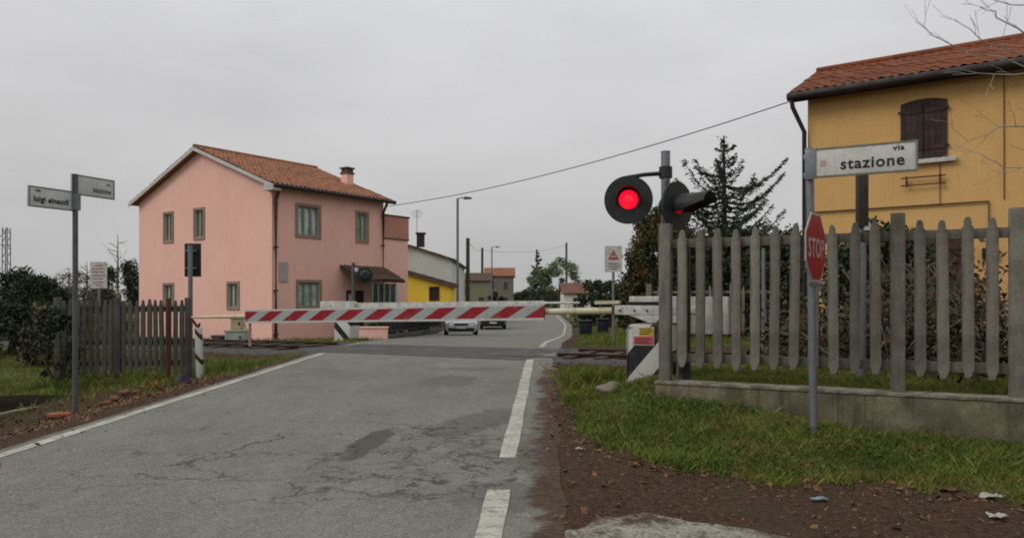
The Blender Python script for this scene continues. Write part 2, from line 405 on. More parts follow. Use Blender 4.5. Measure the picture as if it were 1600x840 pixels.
def blob(cx, cy, ax, ay, rot):               # soft ellipse mask in plan: 1 in the middle, 0 outside
    ca, sa = math.cos(rot), math.sin(rot)
    dx = mth(N, L, 'SUBTRACT', X_, cx); dy = mth(N, L, 'SUBTRACT', Y_, cy)
    a = mth(N, L, 'DIVIDE', mth(N, L, 'ADD', mth(N, L, 'MULTIPLY', dx, ca), mth(N, L, 'MULTIPLY', dy, sa)), ax)
    b = mth(N, L, 'DIVIDE', mth(N, L, 'SUBTRACT', mth(N, L, 'MULTIPLY', dy, ca), mth(N, L, 'MULTIPLY', dx, sa)), ay)
    r2 = mth(N, L, 'ADD', mth(N, L, 'MULTIPLY', a, a), mth(N, L, 'MULTIPLY', b, b))
    return mth(N, L, 'SUBTRACT', 1.0, r2, clamp=True)
wob = noise(N, L, c, 6, 5, 0.65)
# the crumbled hollow and smaller worn places
for (cx, cy, ax, ay, ro, s_) in [(-1.40, 7.45, .19, 1.0, -0.11, .85), (-0.35, 8.6, .45, 1.3, -.45, .5), (-1.0, 11.9, .6, .9, -.2, .4), (0.25, 7.0, .3, 1.3, 0, .45), (0.05, 5.6, .7, .5, 0, .35), (-0.7, 13.5, .9, .35, 0, .35)]:
    mk = ramp(N, L, mth(N, L, 'ADD', blob(cx, cy, ax, ay, ro), mth(N, L, 'MULTIPLY_ADD', wob, 1.5, -0.75)), 0.25, 0.6)
    mk = mth(N, L, 'MULTIPLY', mth(N, L, 'MULTIPLY', mk, ramp(N, L, blob(cx, cy, ax*1.3, ay*1.3, ro), 0.0, 0.2)), s_)
    k = mixc(N, L, mk, k, S('#4b463d'))
# cracks: map cracking in one broad zone, a few long ones elsewhere
def cracks(scale, width, zone, stretch=(1, 1, 1)):
    mpp = N.new('ShaderNodeMapping'); mpp.inputs['Scale'].default_value = stretch
    dist = N.new('ShaderNodeTexNoise'); dist.inputs['Scale'].default_value = 3.5; dist.inputs['Detail'].default_value = 5; L.new(c, dist.inputs['Vector'])
    va = N.new('ShaderNodeVectorMath'); va.operation = 'MULTIPLY_ADD'; L.new(dist.outputs['Color'], va.inputs[0]); va.inputs[1].default_value = (.8, .8, 0); L.new(c, va.inputs[2])
    L.new(va.outputs[0], mpp.inputs['Vector'])
    v = N.new('ShaderNodeTexVoronoi'); v.feature = 'DISTANCE_TO_EDGE'; v.inputs['Scale'].default_value = scale; L.new(mpp.outputs[0], v.inputs['Vector'])
    return mth(N, L, 'MULTIPLY', ramp(N, L, v.outputs['Distance'], 0.0, width, 1, 0), zone)
z1 = ramp(N, L, mth(N, L, 'ADD', blob(-0.6, 7.0, 1.35, 1.9, -0.25), mth(N, L, 'MULTIPLY_ADD', wob, 0.9, -0.45)), 0.1, 0.45)
z3 = ramp(N, L, mth(N, L, 'ADD', blob(-0.45, 6.6, .75, 1.2, -.2), mth(N, L, 'MULTIPLY_ADD', wob, 1.0, -.5)), .15, .4)
z2 = ramp(N, L, mth(N, L, 'ADD', blob(-1.6, 6.9, 3.4, 2.6, 0), mth(N, L, 'MULTIPLY_ADD', n1, 1.6, -0.8)), 0.3, 0.7)
brk = ramp(N, L, noise(N, L, c, 4.5, 4, .6), .42, .58)
ck = mth(N, L, 'MAXIMUM', mth(N, L, 'MULTIPLY', mth(N, L, 'MULTIPLY', mth(N, L, 'MAXIMUM', cracks(3.1, 0.06, z1, (.8, 1.25, 1)), cracks(6.5, 0.07, z3, (.7, 1.3, 1))), brk), 0.9), mth(N, L, 'MULTIPLY', cracks(0.9, 0.018, z2, (.5, 1.6, 1)), 0.75))
k = mixc(N, L, ck, k, S('#35322c'))
# soil washed onto the asphalt along its edges
dR = mth(N, L, 'SUBTRACT', mth(N, L, 'MULTIPLY_ADD', Y_, .0478, .106), X_)
dL = mth(N, L, 'SUBTRACT', X_, mth(N, L, 'MULTIPLY_ADD', Y_, .0559, -5.233))
wide = noise(N, L, c, 1.4, 6, .6)
for d_, w_ in ((dR, .80), (dL, .20)):
    near_ = mth(N, L, 'LESS_THAN', Y_, 13.5)
    mk = ramp(N, L, mth(N, L, 'SUBTRACT', mth(N, L, 'ADD', mth(N, L, 'MULTIPLY', wide, w_), mth(N, L, 'MULTIPLY', wob, w_*.5)), mth(N, L, 'ADD', d_, w_*.46)), -.04, .12)
    k = mixc(N, L, mth(N, L, 'MULTIPLY', mth(N, L, 'MULTIPLY', mk, near_), .95), k, mixc(N, L, ramp(N, L, noise(N, L, c, 22, 6, .65), .36, .66), S('#37271b'), S('#554030')))
L.new(k, P.inputs['Base Color']); P.inputs['Roughness'].default_value = 0.88; P.inputs['Specular IOR Level'].default_value = 0.25
bump(N, L, P, mth(N, L, 'SUBTRACT', n2, mth(N, L, 'MULTIPLY', ck, 1.5)), 0.5, 0.012)

ys = np.concatenate([np.arange(-40, 3, 2.0), np.arange(3, 24, 0.12), np.arange(24, 105.01, 1.5), [105.0]])
def road_ribbon(name, fa, fb, n, ys, dz, mat, wob_=0.0, label=None):
    V = []; Fc = []
    for y in ys:
        a, b = float(fa(y)), float(fb(y))
        if wob_:
            a += wob_*(math.sin(y*3.1)+.6*math.sin(y*7.7+1)); b += wob_*(math.sin(y*2.3+2)+.7*math.sin(y*6.1))
        for i in range(n): V.append((a + (b-a)*i/(n-1), y, float(zr(y)) + dz))
    for j in range(len(ys)-1):
        for i in range(n-1): Fc.append((j*n+i, j*n+i+1, (j+1)*n+i+1, (j+1)*n+i))
    m = MB(); m.add(V, Fc); o = m.build(name, mat); o['kind'] = 'structure'
    return o
road = road_ribbon('road', lambda y: xl(y) - 0.2, lambda y: xr(y) + 0.45, 14, ys, 0.0, m_road, 0.015)
MB().add([(-60, 105, -.3), (5.9, 105, -.3), (5.0, 113.5, -.3), (-60, 113.5, -.3)], [(0, 1, 2, 3)]).build('side_street', m_road)['kind'] = 'structure'
# side road joining on the right, worn asphalt
m_side, N, L, P = new_mat('worn_asphalt')
c = coords(N, L); n1 = noise(N, L, c, 2.2, 6, .62); n2 = noise(N, L, c, 55, 5, .7); n3 = noise(N, L, c, 7, 6, .7)
ag = N.new('ShaderNodeTexVoronoi'); ag.inputs['Scale'].default_value = 60; L.new(c, ag.inputs['Vector']); sg_ = N.new('ShaderNodeSeparateColor'); L.new(ag.outputs['Color'], sg_.inputs[0])
k = mixc(N, L, ramp(N, L, n1, .38, .62), S('#8f8b7e'), S('#6d685c'))
k = mixc(N, L, mth(N, L, 'MULTIPLY', ramp(N, L, sg_.outputs[0], .65, .95), .6), k, S('#a9a495'))
k = mixc(N, L, mth(N, L, 'MULTIPLY', ramp(N, L, sg_.outputs[1], .65, .95), .6), k, S('#4b463c'))
k = mixc(N, L, ramp(N, L, mth(N, L, 'ADD', mth(N, L, 'MULTIPLY', n3, .7), mth(N, L, 'MULTIPLY', n1, .5)), .56, .70, 0, .92), k, S('#43342a'))   # soil trodden over it
L.new(k, P.inputs['Base Color']); P.inputs['Roughness'].default_value = .92; P.inputs['Specular IOR Level'].default_value = .2
bump(N, L, P, mth(N, L, 'ADD', n2, n3), .5, .015)
sm = MB()
edge = [(x, y) for x, y in SIDE]
vv = []; ff = []
fine = []
for (x0, y0), (x1, y1) in zip(edge[:-1], edge[1:]):
    for t in np.arange(0, 1, 0.1):
        fine.append((x0+(x1-x0)*t, y0+(y1-y0)*t))
for i, (x, y) in enumerate(fine):
    w1 = 0.03*(math.sin(i*.47)+math.sin(i*0.21+1)+.35*math.sin(i*1.3)); y += w1
    vv += [(x, y, float(zr(y)) - 0.006), (x, -4.0, float(zr(-4.0)) - 0.006)]
for i in range(len(fine)-1): ff.append((2*i+1, 2*i+3, 2*i+2, 2*i))
sm.add(vv, ff); so = sm.build('side_road', m_side); so['kind'] = 'structure'

m_line, N, L, P = new_mat('road_paint')
c = coords(N, L); n2 = noise(N, L, c, 30, 6, .7); n1 = noise(N, L, c, 3.5, 5, .6); n4 = noise(N, L, coords(N, L, (1, 4, 1)), 5, 5, .65)
k = mixc(N, L, ramp(N, L, n1, .35, .65), S('#b4b2a4'), S('#999789'))
wear = ramp(N, L, mth(N, L, 'ADD', mth(N, L, 'MULTIPLY', n2, .6), mth(N, L, 'MULTIPLY', n4, .5)), .54, .66)
k = mixc(N, L, mth(N, L, 'MULTIPLY', wear, .8), k, S('#6d6b63'))
L.new(k, P.inputs['Base Color']); P.inputs['Roughness'].default_value = .85; bump(N, L, P, n2, .3, .006)
def line_strip(name, f, y0, y1, w, label=None):
    yy = np.arange(y0, y1 + 1e-6, 0.15 if y1 < 24 else 0.8)
    o = road_ribbon(name, lambda y: f(y) - w/2, lambda y: f(y) + w/2, 2, yy, 0.005, m_line, 0.004)
    return o
line_strip('edge_line', xl, -6, 16.6, 0.13)
line_strip('edge_line', lambda y: xr(y) - 0.02, 6.78, 15.3, 0.155)
line_strip('edge_line', lambda y: xr(y) - 0.03, -1.0, 5.85, 0.17)
line_strip('edge_line', lambda y: xr(y) - 0.02, 18.6, 104, 0.13)
line_strip('edge_line', lambda y: xl(y) + 0.1, 21.5, 30, 0.11)
# the track: rails on ballast and sleepers, asphalt panels over the road
m_rail = surf('rusty_rail', S('#4a3327'), S('#33241d'), 0.7, 6, 40, 0.3, metal=0.3)
m_railtop = surf('rail_head', S('#6a6764'), S('#54504c'), 0.4, 6, 40, 0.0, metal=0.7)
m_sleep = surf('sleeper_wood', S('#4b4137'), S('#352d26'), 0.9, 5, 40, 0.4)
tr = thing('railway_track', None, None, TC + Vector((0, 0, 0.43))); tr['kind'] = 'structure'
tr['label'] = 'single railway track crossing the road, rusty rails on ballast'
for sgn in (-1, 1):
    mb = MB()
    o = TC + TN*sgn*0.75
    a = o - TD*70; b = o + TD*60
    prof = [(-.07, 0), (.07, 0), (.07, .012), (.012, .03), (.012, .10), (.036, .115), (.036, .14), (-.036, .14), (-.036, .115), (-.012, .10), (-.012, .03), (-.07, .012)]
    for (p, q, dz) in ((a, TC + TN*sgn*.75 - TD*3.6, 0.0), (TC + TN*sgn*.75 + TD*2.9, b, 0.0)):
        mb.prism([(x, z) for x, z in prof], p + Vector((0, 0, 0.37)), TN, Vector((0, 0, 1)), q - p)
    mb.build('rail', m_rail, tr)
    mb = MB(); p = o - TD*3.6
    mb.obox(p - TN*.035 + Vector((0, 0, .40)), TD*6.5, TN*.07, Vector((0, 0, .036)))
    mb.build('embedded_rail', m_railtop, tr)
sl0 = None
for i in range(-40, 40):
    if -3.9 < i*0.65 < 3.2: continue
    if sl0 is None:
        sl0 = MB().box(TC + TD*i*0.65 + Vector((0, 0, .435)), 2.4, .22, .07, ex=TN).build('sleeper', m_sleep, tr); i0 = i
    else:
        c_ = sl0.copy(); c_.location = sl0.location + TD*(i - i0)*0.65; COL.objects.link(c_); c_.parent = tr
m_panel = surf('crossing_panel', S('#4f4f4d'), S('#434240'), 0.85, 2.0, 50, 0.4)
mb = MB()
for (d0, d1) in ((-.68, .68), (-1.5, -.82), (.82, 1.5)):
    Vv = []
    for d in (d0, d1):
        for tq in np.linspace(0, 1, 9):
            # the panels run from road edge to road edge
            y = 17.3; p = None
            ta, tb = -3.3, 2.45
            q = TC + TN*d + TD*(ta + (tb-ta)*tq); Vv.append((q.x, q.y, float(zr(q.y)) + 0.006))
    mb.add(Vv, [(i, i+1, 10+i, 9+i) for i in range(8)])
po = mb.build('crossing_panel', m_panel); po['kind'] = 'structure'

# ------------------------------------------------------------------ buildings
def plaster(name, col, dark, streak):
    return surf(name, col, dark, 0.9, 0.55, 30, 0.25, 0.01, streak=streak, amount=0.5, spec=0.2, stk=0.3, patch=tuple(x*.93 for x in dark))
m_pink = plaster('pink_plaster', S('#f2c0b1'), S('#ebb6a7'), S('#d09c8e'))
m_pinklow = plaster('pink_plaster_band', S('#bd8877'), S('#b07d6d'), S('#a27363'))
m_ochre = plaster('ochre_plaster', S('#d5aa6e'), S('#cca166'), S('#bf9159'))
m_stone = surf('window_stone', S('#9a8672'), S('#84725f'), 0.85, 3, 40, 0.2)
m_white = surf('white_plaster', S('#d2d0c4'), S('#c0beb1'), 0.9, 0.8, 30, 0.2, streak=S('#aaa89b'))
m_wtrim = surf('white_trim', S('#c9c6bf'), S('#aeaaa2'), 0.8, 3, 40, 0.15)
m_gutter = surf('gutter_metal', S('#3a3230'), S('#2b2625'), 0.6, 4, 30, 0.1, metal=0.2)
m_pipe = surf('brown_downpipe', S('#5c3530'), S('#472a27'), 0.6, 4, 30, 0.1)
m_dwood = surf('dark_shutter_wood', S('#41302d'), S('#31241f'), 0.75, 4, 50, 0.35, streak=S('#241a18'))
m_rwood = surf('brown_shutter_wood', S('#4e332b'), S('#3a2620'), 0.75, 4, 50, 0.35, streak=S('#2b1d18'))
m_concrete = surf('concrete', S('#7a756a'), S('#5d594f'), 0.92, 5, 55, 0.6, 0.014, streak=S('#403d34'), rnd=0.2, patch=S('#615d52'))
m_black = surf('black_enamel', S('#1b1b1c'), S('#141415'), 0.55, 4, 40, 0.1)
m_grey = surf('galvanised_steel', S('#7e8184'), S('#686a6d'), 0.5, 5, 50, 0.15, metal=0.5)
m_dkgrey = surf('grey_painted_steel', S('#5f6062'), S('#4b4c4e'), 0.6, 5, 50, 0.15, metal=0.2)
m_wpaint = surf('white_enamel', S('#d2d1ca'), S('#a5a399'), 0.6, 6, 40, 0.2, streak=S('#7f7a6a'), amount=.8)
m_cream = surf('cream_enamel', S('#c9c2a4'), S('#aca587'), 0.6, 5, 40, 0.15, streak=S('#8f886c'))
m_red = surf('red_reflective', S('#a31222'), S('#8b0f1c'), 0.5, 4, 40, 0.05)
m_rust = surf('rusty_iron', S('#593a29'), S('#3b2820'), 0.85, 5, 40, 0.4)

def glass_mat(name, top, low):
    """window glass over a curtain: paler curtain with folds behind glossy glass"""
    m, N, L, P = new_mat(name); MATS[name] = m
    w = N.new('ShaderNodeTexWave'); w.inputs['Scale'].default_value = 3.2; w.inputs['Distortion'].default_value = 2.5
    L.new(coords(N, L, (2, 2, .25)), w.inputs['Vector'])
    g = noise(N, L, coords(N, L), 1.7, 4)
    k = mixc(N, L, w.outputs['Fac'], low, top)
    k = mixc(N, L, ramp(N, L, g, .45, .65, 0, .6), k, tuple(x*.5 for x in low))
    L.new(k, P.inputs['Base Color']); P.inputs['Roughness'].default_value = 0.12; P.inputs['Specular IOR Level'].default_value = 0.6
    return m
m_glass = glass_mat('curtained_glass', S('#d3dfd5'), S('#9fb5a9'))
m_dglass = glass_mat('dark_glass', S('#39423f'), S('#1e2422'))

def roof_mat(name, a, b, c_):
    m, N, L, P = new_mat(name); MATS[name] = m
    c = coords(N, L)
    v = N.new('ShaderNodeTexVoronoi'); v.inputs['Scale'].default_value = 4.2; L.new(c, v.inputs['Vector'])
    sp_ = N.new('ShaderNodeSeparateColor'); L.new(v.outputs['Color'], sp_.inputs[0])
    k = mixc(N, L, sp_.outputs[0], a, b)
    k = mixc(N, L, ramp(N, L, noise(N, L, c, .8, 6), .48, .7, 0, .8), k, c_)
    k = mixc(N, L, ramp(N, L, noise(N, L, c, 30, 4), .5, .7, 0, .4), k, tuple(x*.5 for x in c_))
    L.new(k, P.inputs['Base Color']); P.inputs['Roughness'].default_value = 0.9; P.inputs['Specular IOR Level'].default_value = .2
    return m
m_tile = roof_mat('clay_tiles', S('#9c6a50'), S('#865e49'), S('#745647'))
m_tileo = roof_mat('red_clay_tiles', S('#834a2e'), S('#6f402a'), S('#613d2e'))
m_tile2 = roof_mat('old_clay_tiles', S('#7f5a49'), S('#6e4f43'), S('#5f4b42'))
m_tile3 = roof_mat('dark_tiles', S('#6a564a'), S('#57473d'), S('#4b423b'))

def tiled_slab(mb, e0, e1, r0, r1, thick=0.10, pitch=0.21, amp=0.028, course=0.36, step=0.02):
    """roof slope from eave e0-e1 up to ridge r0-r1 covered in rolls of tiles laid in courses"""
    e0, e1, r0, r1 = map(Vector, (e0, e1, r0, r1))
    n = ((e1-e0).cross(r0-e0)).normalized()
    if n.z < 0: n = -n
    nx = max(8, int((e1-e0).length/pitch)*6); ny = max(2, int((r0-e0).length/course))
    V = []; rows = []; jit_ = RNG.normal(0, .007, (ny, nx//6+2))
    for j in range(ny):
        for jj, tt in enumerate((j/ny, (j+1)/ny)):
            row = []
            for i in range(nx+1):
                s_ = i/nx
                base = (e0 + (e1-e0)*s_)*(1-tt) + (r0 + (r1-r0)*s_)*tt
                w = math.sin(2*math.pi*s_*nx/6)
                row.append(len(V)); V.append(base + n*(amp*(abs(w)**.7*(1 if w > 0 else -1)) + (step if jj == 0 else 0) + jit_[j, i//6]))
            rows.append(row)
    Fc = []
    for a in range(len(rows)-1):
        for i in range(nx): Fc.append((rows[a][i], rows[a][i+1], rows[a+1][i+1], rows[a+1][i]))
    if (V[Fc[0][1]]-V[Fc[0][0]]).cross(V[Fc[0][3]]-V[Fc[0][0]]).dot(n) < 0: Fc = [f[::-1] for f in Fc]
    mb.add(V, Fc)
    u_ = n*(-amp - .005)
    mb.obox(e0 + u_ - n*thick, e1-e0, r0-e0, n*thick)

def facade(mb, O, ex, outline, holes=(), reveal=0.14, mi=0):
    """flat wall in the plane O + x ex + z up with real openings; ex must run so that ex x up points outwards"""
    O, ex = Vector(O), Vector(ex); n = ex.cross(Vector((0, 0, 1)))
    loops = [[Vector((x, z, 0)) for x, z in outline]]
    for (x0, x1, z0, z1) in holes: loops.append([Vector(p) for p in ((x0, z0, 0), (x0, z1, 0), (x1, z1, 0), (x1, z0, 0))])
    pts = [p for l in loops for p in l]
    W = lambda x, z, d=0: O + ex*x + Vector((0, 0, z)) + n*d
    tri = geometry.tessellate_polygon(loops)
    fs = []
    for t in tri:
        a, b, c_ = [pts[i] for i in t]
        fs.append(tuple(t) if (b-a).cross(c_-a).z > 0 else tuple(t[::-1]))
    mb.add([W(p.x, p.y) for p in pts], fs, mi)
    for (x0, x1, z0, z1) in holes:
        q = [(x0, z0), (x1, z0), (x1, z1), (x0, z1)]
        for i in range(4):
            a, b = q[i], q[(i+1) % 4]
            mb.add([W(*a), W(*b), W(*b, -reveal), W(*a, -reveal)], [(0, 1, 2, 3)], mi)

def window(root, O, ex, r, glass, frame_m, sash_m, cols=2, surround=0.11, reveal=0.13, sill=True, bars=True):
    """window > surround's sill, sash, pane, set into an opening r=(x0,x1,z0,z1)"""
    O, ex = Vector(O), Vector(ex); n = ex.cross(Vector((0, 0, 1))); Z = Vector((0, 0, 1)); x0, x1, z0, z1 = r
    W = lambda x, z, d: O + ex*x + Z*z + n*d
    mb = MB(); s_ = surround
    for (a0, a1, b0, b1) in ((x0-s_, x0, z0-s_, z1+s_), (x1, x1+s_, z0-s_, z1+s_), (x0, x1, z1, z1+s_), (x0, x1, z0-s_, z0)):
        mb.obox(W(a0, b0, 0.003), ex*(a1-a0), Z*(b1-b0), n*0.035)
    w = mb.build('window', frame_m, root)
    mb = MB(); t = 0.055; d0 = -reveal + .025
    for (a0, a1, b0, b1) in ((x0, x0+t, z0, z1), (x1-t, x1, z0, z1), (x0+t, x1-t, z1-t, z1), (x0+t, x1-t, z0, z0+t)):
        mb.obox(W(a0, b0, d0), ex*(a1-a0), Z*(b1-b0), n*0.05)
    for c_ in range(1, cols):
        xm = x0 + (x1-x0)*c_/cols; mb.obox(W(xm-.04, z0+t, d0), ex*.08, Z*(z1-z0-2*t), n*0.055)
    mb.build('sash', sash_m, w)
    MB().add([W(x0, z0, -reveal), W(x1, z0, -reveal), W(x1, z1, -reveal), W(x0, z1, -reveal)], [(0, 1, 2, 3)]).build('pane', glass, w)
    if sill: MB().obox(W(x0-s_-.05, z0-s_-.05, .003), ex*(x1-x0+2*s_+.1), Z*.05, n*.10).build('sill', frame_m, w)
    return w
def rect_px(O, ex, u0, u1, v0, v1):
    n = Vector(ex).cross(Vector((0, 0, 1))); vm = (v0+v1)/2; um = (u0+u1)/2
    a, b = hit(u0, vm, O, n), hit(u1, vm, O, n); c_, d = hit(um, v1, O, n), hit(um, v0, O, n)
    return ((a-O).dot(ex), (b-O).dot(ex), c_.z-O.z, d.z-O.z)
def downpipe(root, x, O, ex, z0, z1, m, r=.05):
    n = Vector(ex).cross(Vector((0, 0, 1))); p = Vector(O) + Vector(ex)*x + n*.09
    mb = MB(); mb.tube([p + n*.25 + Vector((0, 0, z1)), p + n*.22 + Vector((0, 0, z1-.12)), p + Vector((0, 0, z1-.5)), p + Vector((0, 0, z0))], r, 8)
    for k in range(4): mb.tube([p + Vector((0, 0, z0+.5+k*(z1-z0-1.2)/3)), p + Vector((0, 0, z0+.56+k*(z1-z0-1.2)/3))], r*1.35, 8)
    return mb.build('downpipe', m, root, smooth=True)

# --- pink two-storey house left of the crossing
D1 = Vector((-.8134, .5817, 0)); D2 = Vector((.5817, .8134, 0)); UP = Vector((0, 0, 1))
PC = Vector((-9.22, 29.0, -0.25)); WL, WD = 9.70, 5.95
ZE, ZA = 6.02, 7.86
pink = thing('pink_house', 'two-storey pink plastered house with clay tile roof beyond the tracks', 'house', PC)
G0 = PC + D1*WL                       # far left corner of the gable wall; its wall runs from there to PC
exg = -D1
holes_g = [rect_px(G0, exg, *q) for q in ((257.5, 269.5, 334, 376), (305, 318, 328, 371), (357, 372, 443, 480), (257, 270, 445, 482))]
holes_r = [rect_px(PC, D2, *q) for q in ((465, 498, 323, 368), (558.5, 573, 334, 376), (466, 499, 441, 479))]
mb = MB(); zz = -PC.z
facade(mb, G0, exg, [(0, 0), (WL, 0), (WL, ZE+zz), (WL-4.84, ZA+zz), (0, ZE+zz)], holes_g)
facade(mb, PC, D2, [(0, 0), (WD, 0), (WD, ZE+zz), (0, ZE+zz)], holes_r)
for (a, b) in ((PC + D2*WD, D1), (PC + D2*WD + D1*WL, -D2)):
    l = WL if b == D1 else WD
    if b == D1: facade(mb, a, b, [(0, 0), (l, 0), (l, ZE+zz), (l-4.84, ZA+zz), (0, ZE+zz)])
    else: facade(mb, a, b, [(0, 0), (l, 0), (l, ZE+zz), (0, ZE+zz)])
mb.build('wall', m_pink, pink)
m_sashg = surf('sash_paint', S('#8a9286'), S('#737b70'), 0.6, 4, 40, .1)
for h in holes_g: window(pink, G0, exg, h, m_glass, m_stone, m_sashg, 2, .10, sill=False)
for h in holes_r: window(pink, PC, D2, h, m_glass, m_stone, m_sashg, 3 if h[1]-h[0] > .7 else 2, .11, sill=False)
ov = .28
A = PC + D1*4.84 + Vector((0, 0, ZA+zz))
sl = (ZA-ZE)/4.84
def roofpt(d1, d2, z): return PC + D1*d1 + D2*d2 + Vector((0, 0, z+zz))
mb = MB()
tiled_slab(mb, roofpt(-ov*1.3, -ov, ZE - ov*1.3*sl + .16), roofpt(-ov*1.3, WD+ov, ZE - ov*1.3*sl + .16), roofpt(4.84, -ov, ZA+.16), roofpt(4.84, WD+ov, ZA+.16))
tiled_slab(mb, roofpt(WL+ov*1.3, -ov, ZE - ov*1.3*sl + .16), roofpt(WL+ov*1.3, WD+ov, ZE - ov*1.3*sl + .16), roofpt(4.84, -ov, ZA+.16), roofpt(4.84, WD+ov, ZA+.16))
mb.tube([roofpt(4.84, -ov, ZA+.17), roofpt(4.84, WD+ov, ZA+.17)], .09, 8)
roof = mb.build('roof', m_tile, pink)
mb = MB()     # pale verge boards along the gable
for (d, z) in ((-ov*1.3, ZE-ov*1.3*sl), (WL+ov*1.3, ZE-ov*1.3*sl)):
    a, b = roofpt(d, -ov-.03, z-.02), roofpt(4.84, -ov-.03, ZA-.02)
    mb.obox(a, b-a, D2*.05, Vector((0, 0, .14)))
mb.build('verge_board', m_wtrim, pink)
mb = MB(); mb.box(roofpt(-.16, -.10, ZE-.14), .55, .40, .24, ex=D1); mb.build('eave_return', m_wtrim, pink)
mb = MB()
a, b = roofpt(-ov*1.3-.09, -ov+.05, ZE-.08), roofpt(-ov*1.3-.09, WD+ov, ZE-.08)
mb.tube([a, b], .085, 8); mb.build('gutter', m_gutter, pink, smooth=True)
ch = MB(); cp = hit(545, 280, roofpt(1.6, 0, 0), D1)
cpt = roofpt(1.9, WD-.42, ZE + 1.9*sl)
ch.box(cpt + Vector((0, 0, .20)), .40, .40, .8, ex=D1); ch.build('chimney', m_pink, roof, bevel=.01)
ch = MB(); ch.box(cpt + Vector((0, 0, .63)), .48, .48, .07, ex=D1); ch.box(cpt + Vector((0, 0, .75)), .38, .38, .17, ex=D1); ch.box(cpt + Vector((0, 0, .865)), .50, .50, .06, ex=D1)
ch.build('chimney_cap', m_tile3, roof)
downpipe(pink, .12, PC, D2, .0, ZE+zz-.05, m_pipe, .07)
downpipe(pink, WD-.10, PC, D2, 1.2, ZE+zz-.05, m_pipe, .06)
# flat-roofed lower wing behind
AX = PC + D2*(WD+.01) + D1*0.05; mb = MB(); AW = 1.62
zt1 = 4.40
facade(mb, AX, D2, [(0, 0), (AW, 0), (AW, zt1+zz), (0, zt1+zz)])
facade(mb, AX + D2*AW, D1, [(0, 0), (5, 0), (5, zt1+zz), (0, zt1+zz)])
mb.build('wing_wall', m_pink, pink)
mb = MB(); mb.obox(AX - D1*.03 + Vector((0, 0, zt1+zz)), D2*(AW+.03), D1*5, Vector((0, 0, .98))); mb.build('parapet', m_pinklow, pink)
mb = MB(); mb.obox(AX - D1*.06 + Vector((0, 0, zt1+zz+.98)), D2*(AW+.08), D1*5.1, Vector((0, 0, .07))); mb.obox(AX - D1*.05 + Vector((0, 0, zt1+zz-.06)), D2*(AW+.05), D1*5, Vector((0, 0, .06))); mb.build('coping', m_tile3, pink)
# porch with a small tiled roof at the door
nr = D2.cross(UP)                         # outward from the right-hand face
PO = PC + nr*1.35
x0 = (hit(566, 440, PO, nr)-PO).dot(D2); x1 = (hit(634, 440, PO, nr)-PO).dot(D2)
zc = hit(600, 437, PO, nr).z
mb = MB(); tiled_slab(mb, PO + D2*x0 + UP*(zc-PC.z), PO + D2*x1 + UP*(zc-PC.z), PC + D2*x0 + UP*(zc-PC.z+.62), PC + D2*x1 + UP*(zc-PC.z+.62), .08)
mb.build('porch_roof', m_tile3, pink)
xp = (hit(622.5, 455, PO, nr)-PO).dot(D2)
mb = MB(); mb.box(PO - nr*.12 + D2*xp + UP*((zc-PC.z)/2 - .06), .13, .13, zc-PC.z-.12, ex=D2); mb.build('porch_post', m_wtrim, pink)
mb = MB(); xa = (hit(583, 455, PO, nr)-PO).dot(D2)
mb.obox(PO - nr*.14 + D2*xa + UP*.15, D2*(xp-xa-.1), nr*.03, UP*(zc-PC.z-.3)); mb.build('porch_screen', m_dglass, pink)
mb = MB()
for k_ in range(5): mb.obox(PO - nr*.10 + D2*(xa + (xp-xa-.15)*k_/4) + UP*.15, D2*.05, nr*.05, UP*(zc-PC.z-.3))
mb.build('porch_screen_frame', m_sashg, pink)
mb = MB(); mb.obox(PC + nr*.004 + D2*(x0+.35) + UP*.1, D2*.95, nr*.05, UP*2.15); dr = mb.build('door', m_rwood, pink)
mb = MB(); mb.obox(PC + nr*.06 + D2*(x0+.42) + UP*.3, D2*.3, nr*.01, UP*1.8); mb.build('door_panel', m_wtrim, dr)
# notice fixed on the wall near the corner
nt = MB(); q = rect_px(PC, D2, 436, 450, 409, 440)
nt.obox(PC + D2*q[0] + UP*q[2] + nr*.015, D2*(q[1]-q[0]), UP*(q[3]-q[2]), nr*.02)
o = nt.build('notice_board', surf('faded_notice', S('#b6a8a6'), S('#a39492'), .7, 6, 30, .1), None, loc=PC + D2*q[0] + UP*q[2])
tag(o, 'faded pale rectangular notice on the pink house wall beside the corner downpipe', 'notice')

# --- ochre station house on the right
OK_ = Vector((7.61, 19.43, 0.2)); exo = Vector((.8134, -.5817, 0)); no = exo.cross(UP)     # no points to the camera side
OL, OD = 13.0, 5.0; zo = -OK_.z; ZE2 = 6.90; ZR2 = 7.98
och = thing('ochre_house', 'ochre plastered station house with red tile roof and dark shutters behind the concrete fence', 'house', OK_)
sh = rect_px(OK_, exo, 1409.5, 1478, 160, 249); lowr = rect_px(OK_, exo, 1446, 1514, 374, 470)
mb = MB()
facade(mb, OK_, exo, [(0, 0), (OL, 0), (OL, ZE2+zo), (0, ZE2+zo)], [sh, lowr])
facade(mb, OK_ - no*OD, no, [(0, 0), (OD, 0), (OD, ZE2+zo), (OD/2, ZR2+zo), (0, ZE2+zo)])
facade(mb, OK_ - no*OD + exo*OL, -exo, [(0, 0), (OL, 0), (OL, ZE2+zo), (0, ZE2+zo)])
facade(mb, OK_ + exo*OL, -no, [(0, 0), (OD, 0), (OD, ZE2+zo), (OD/2, ZR2+zo), (0, ZE2+zo)])
mb.build('wall', m_ochre, och)
ov = .38; pit = (ZR2-ZE2)/(OD/2)
def rp(x, y, z): return OK_ + exo*x - no*y + UP*(z+zo)
mb = MB()
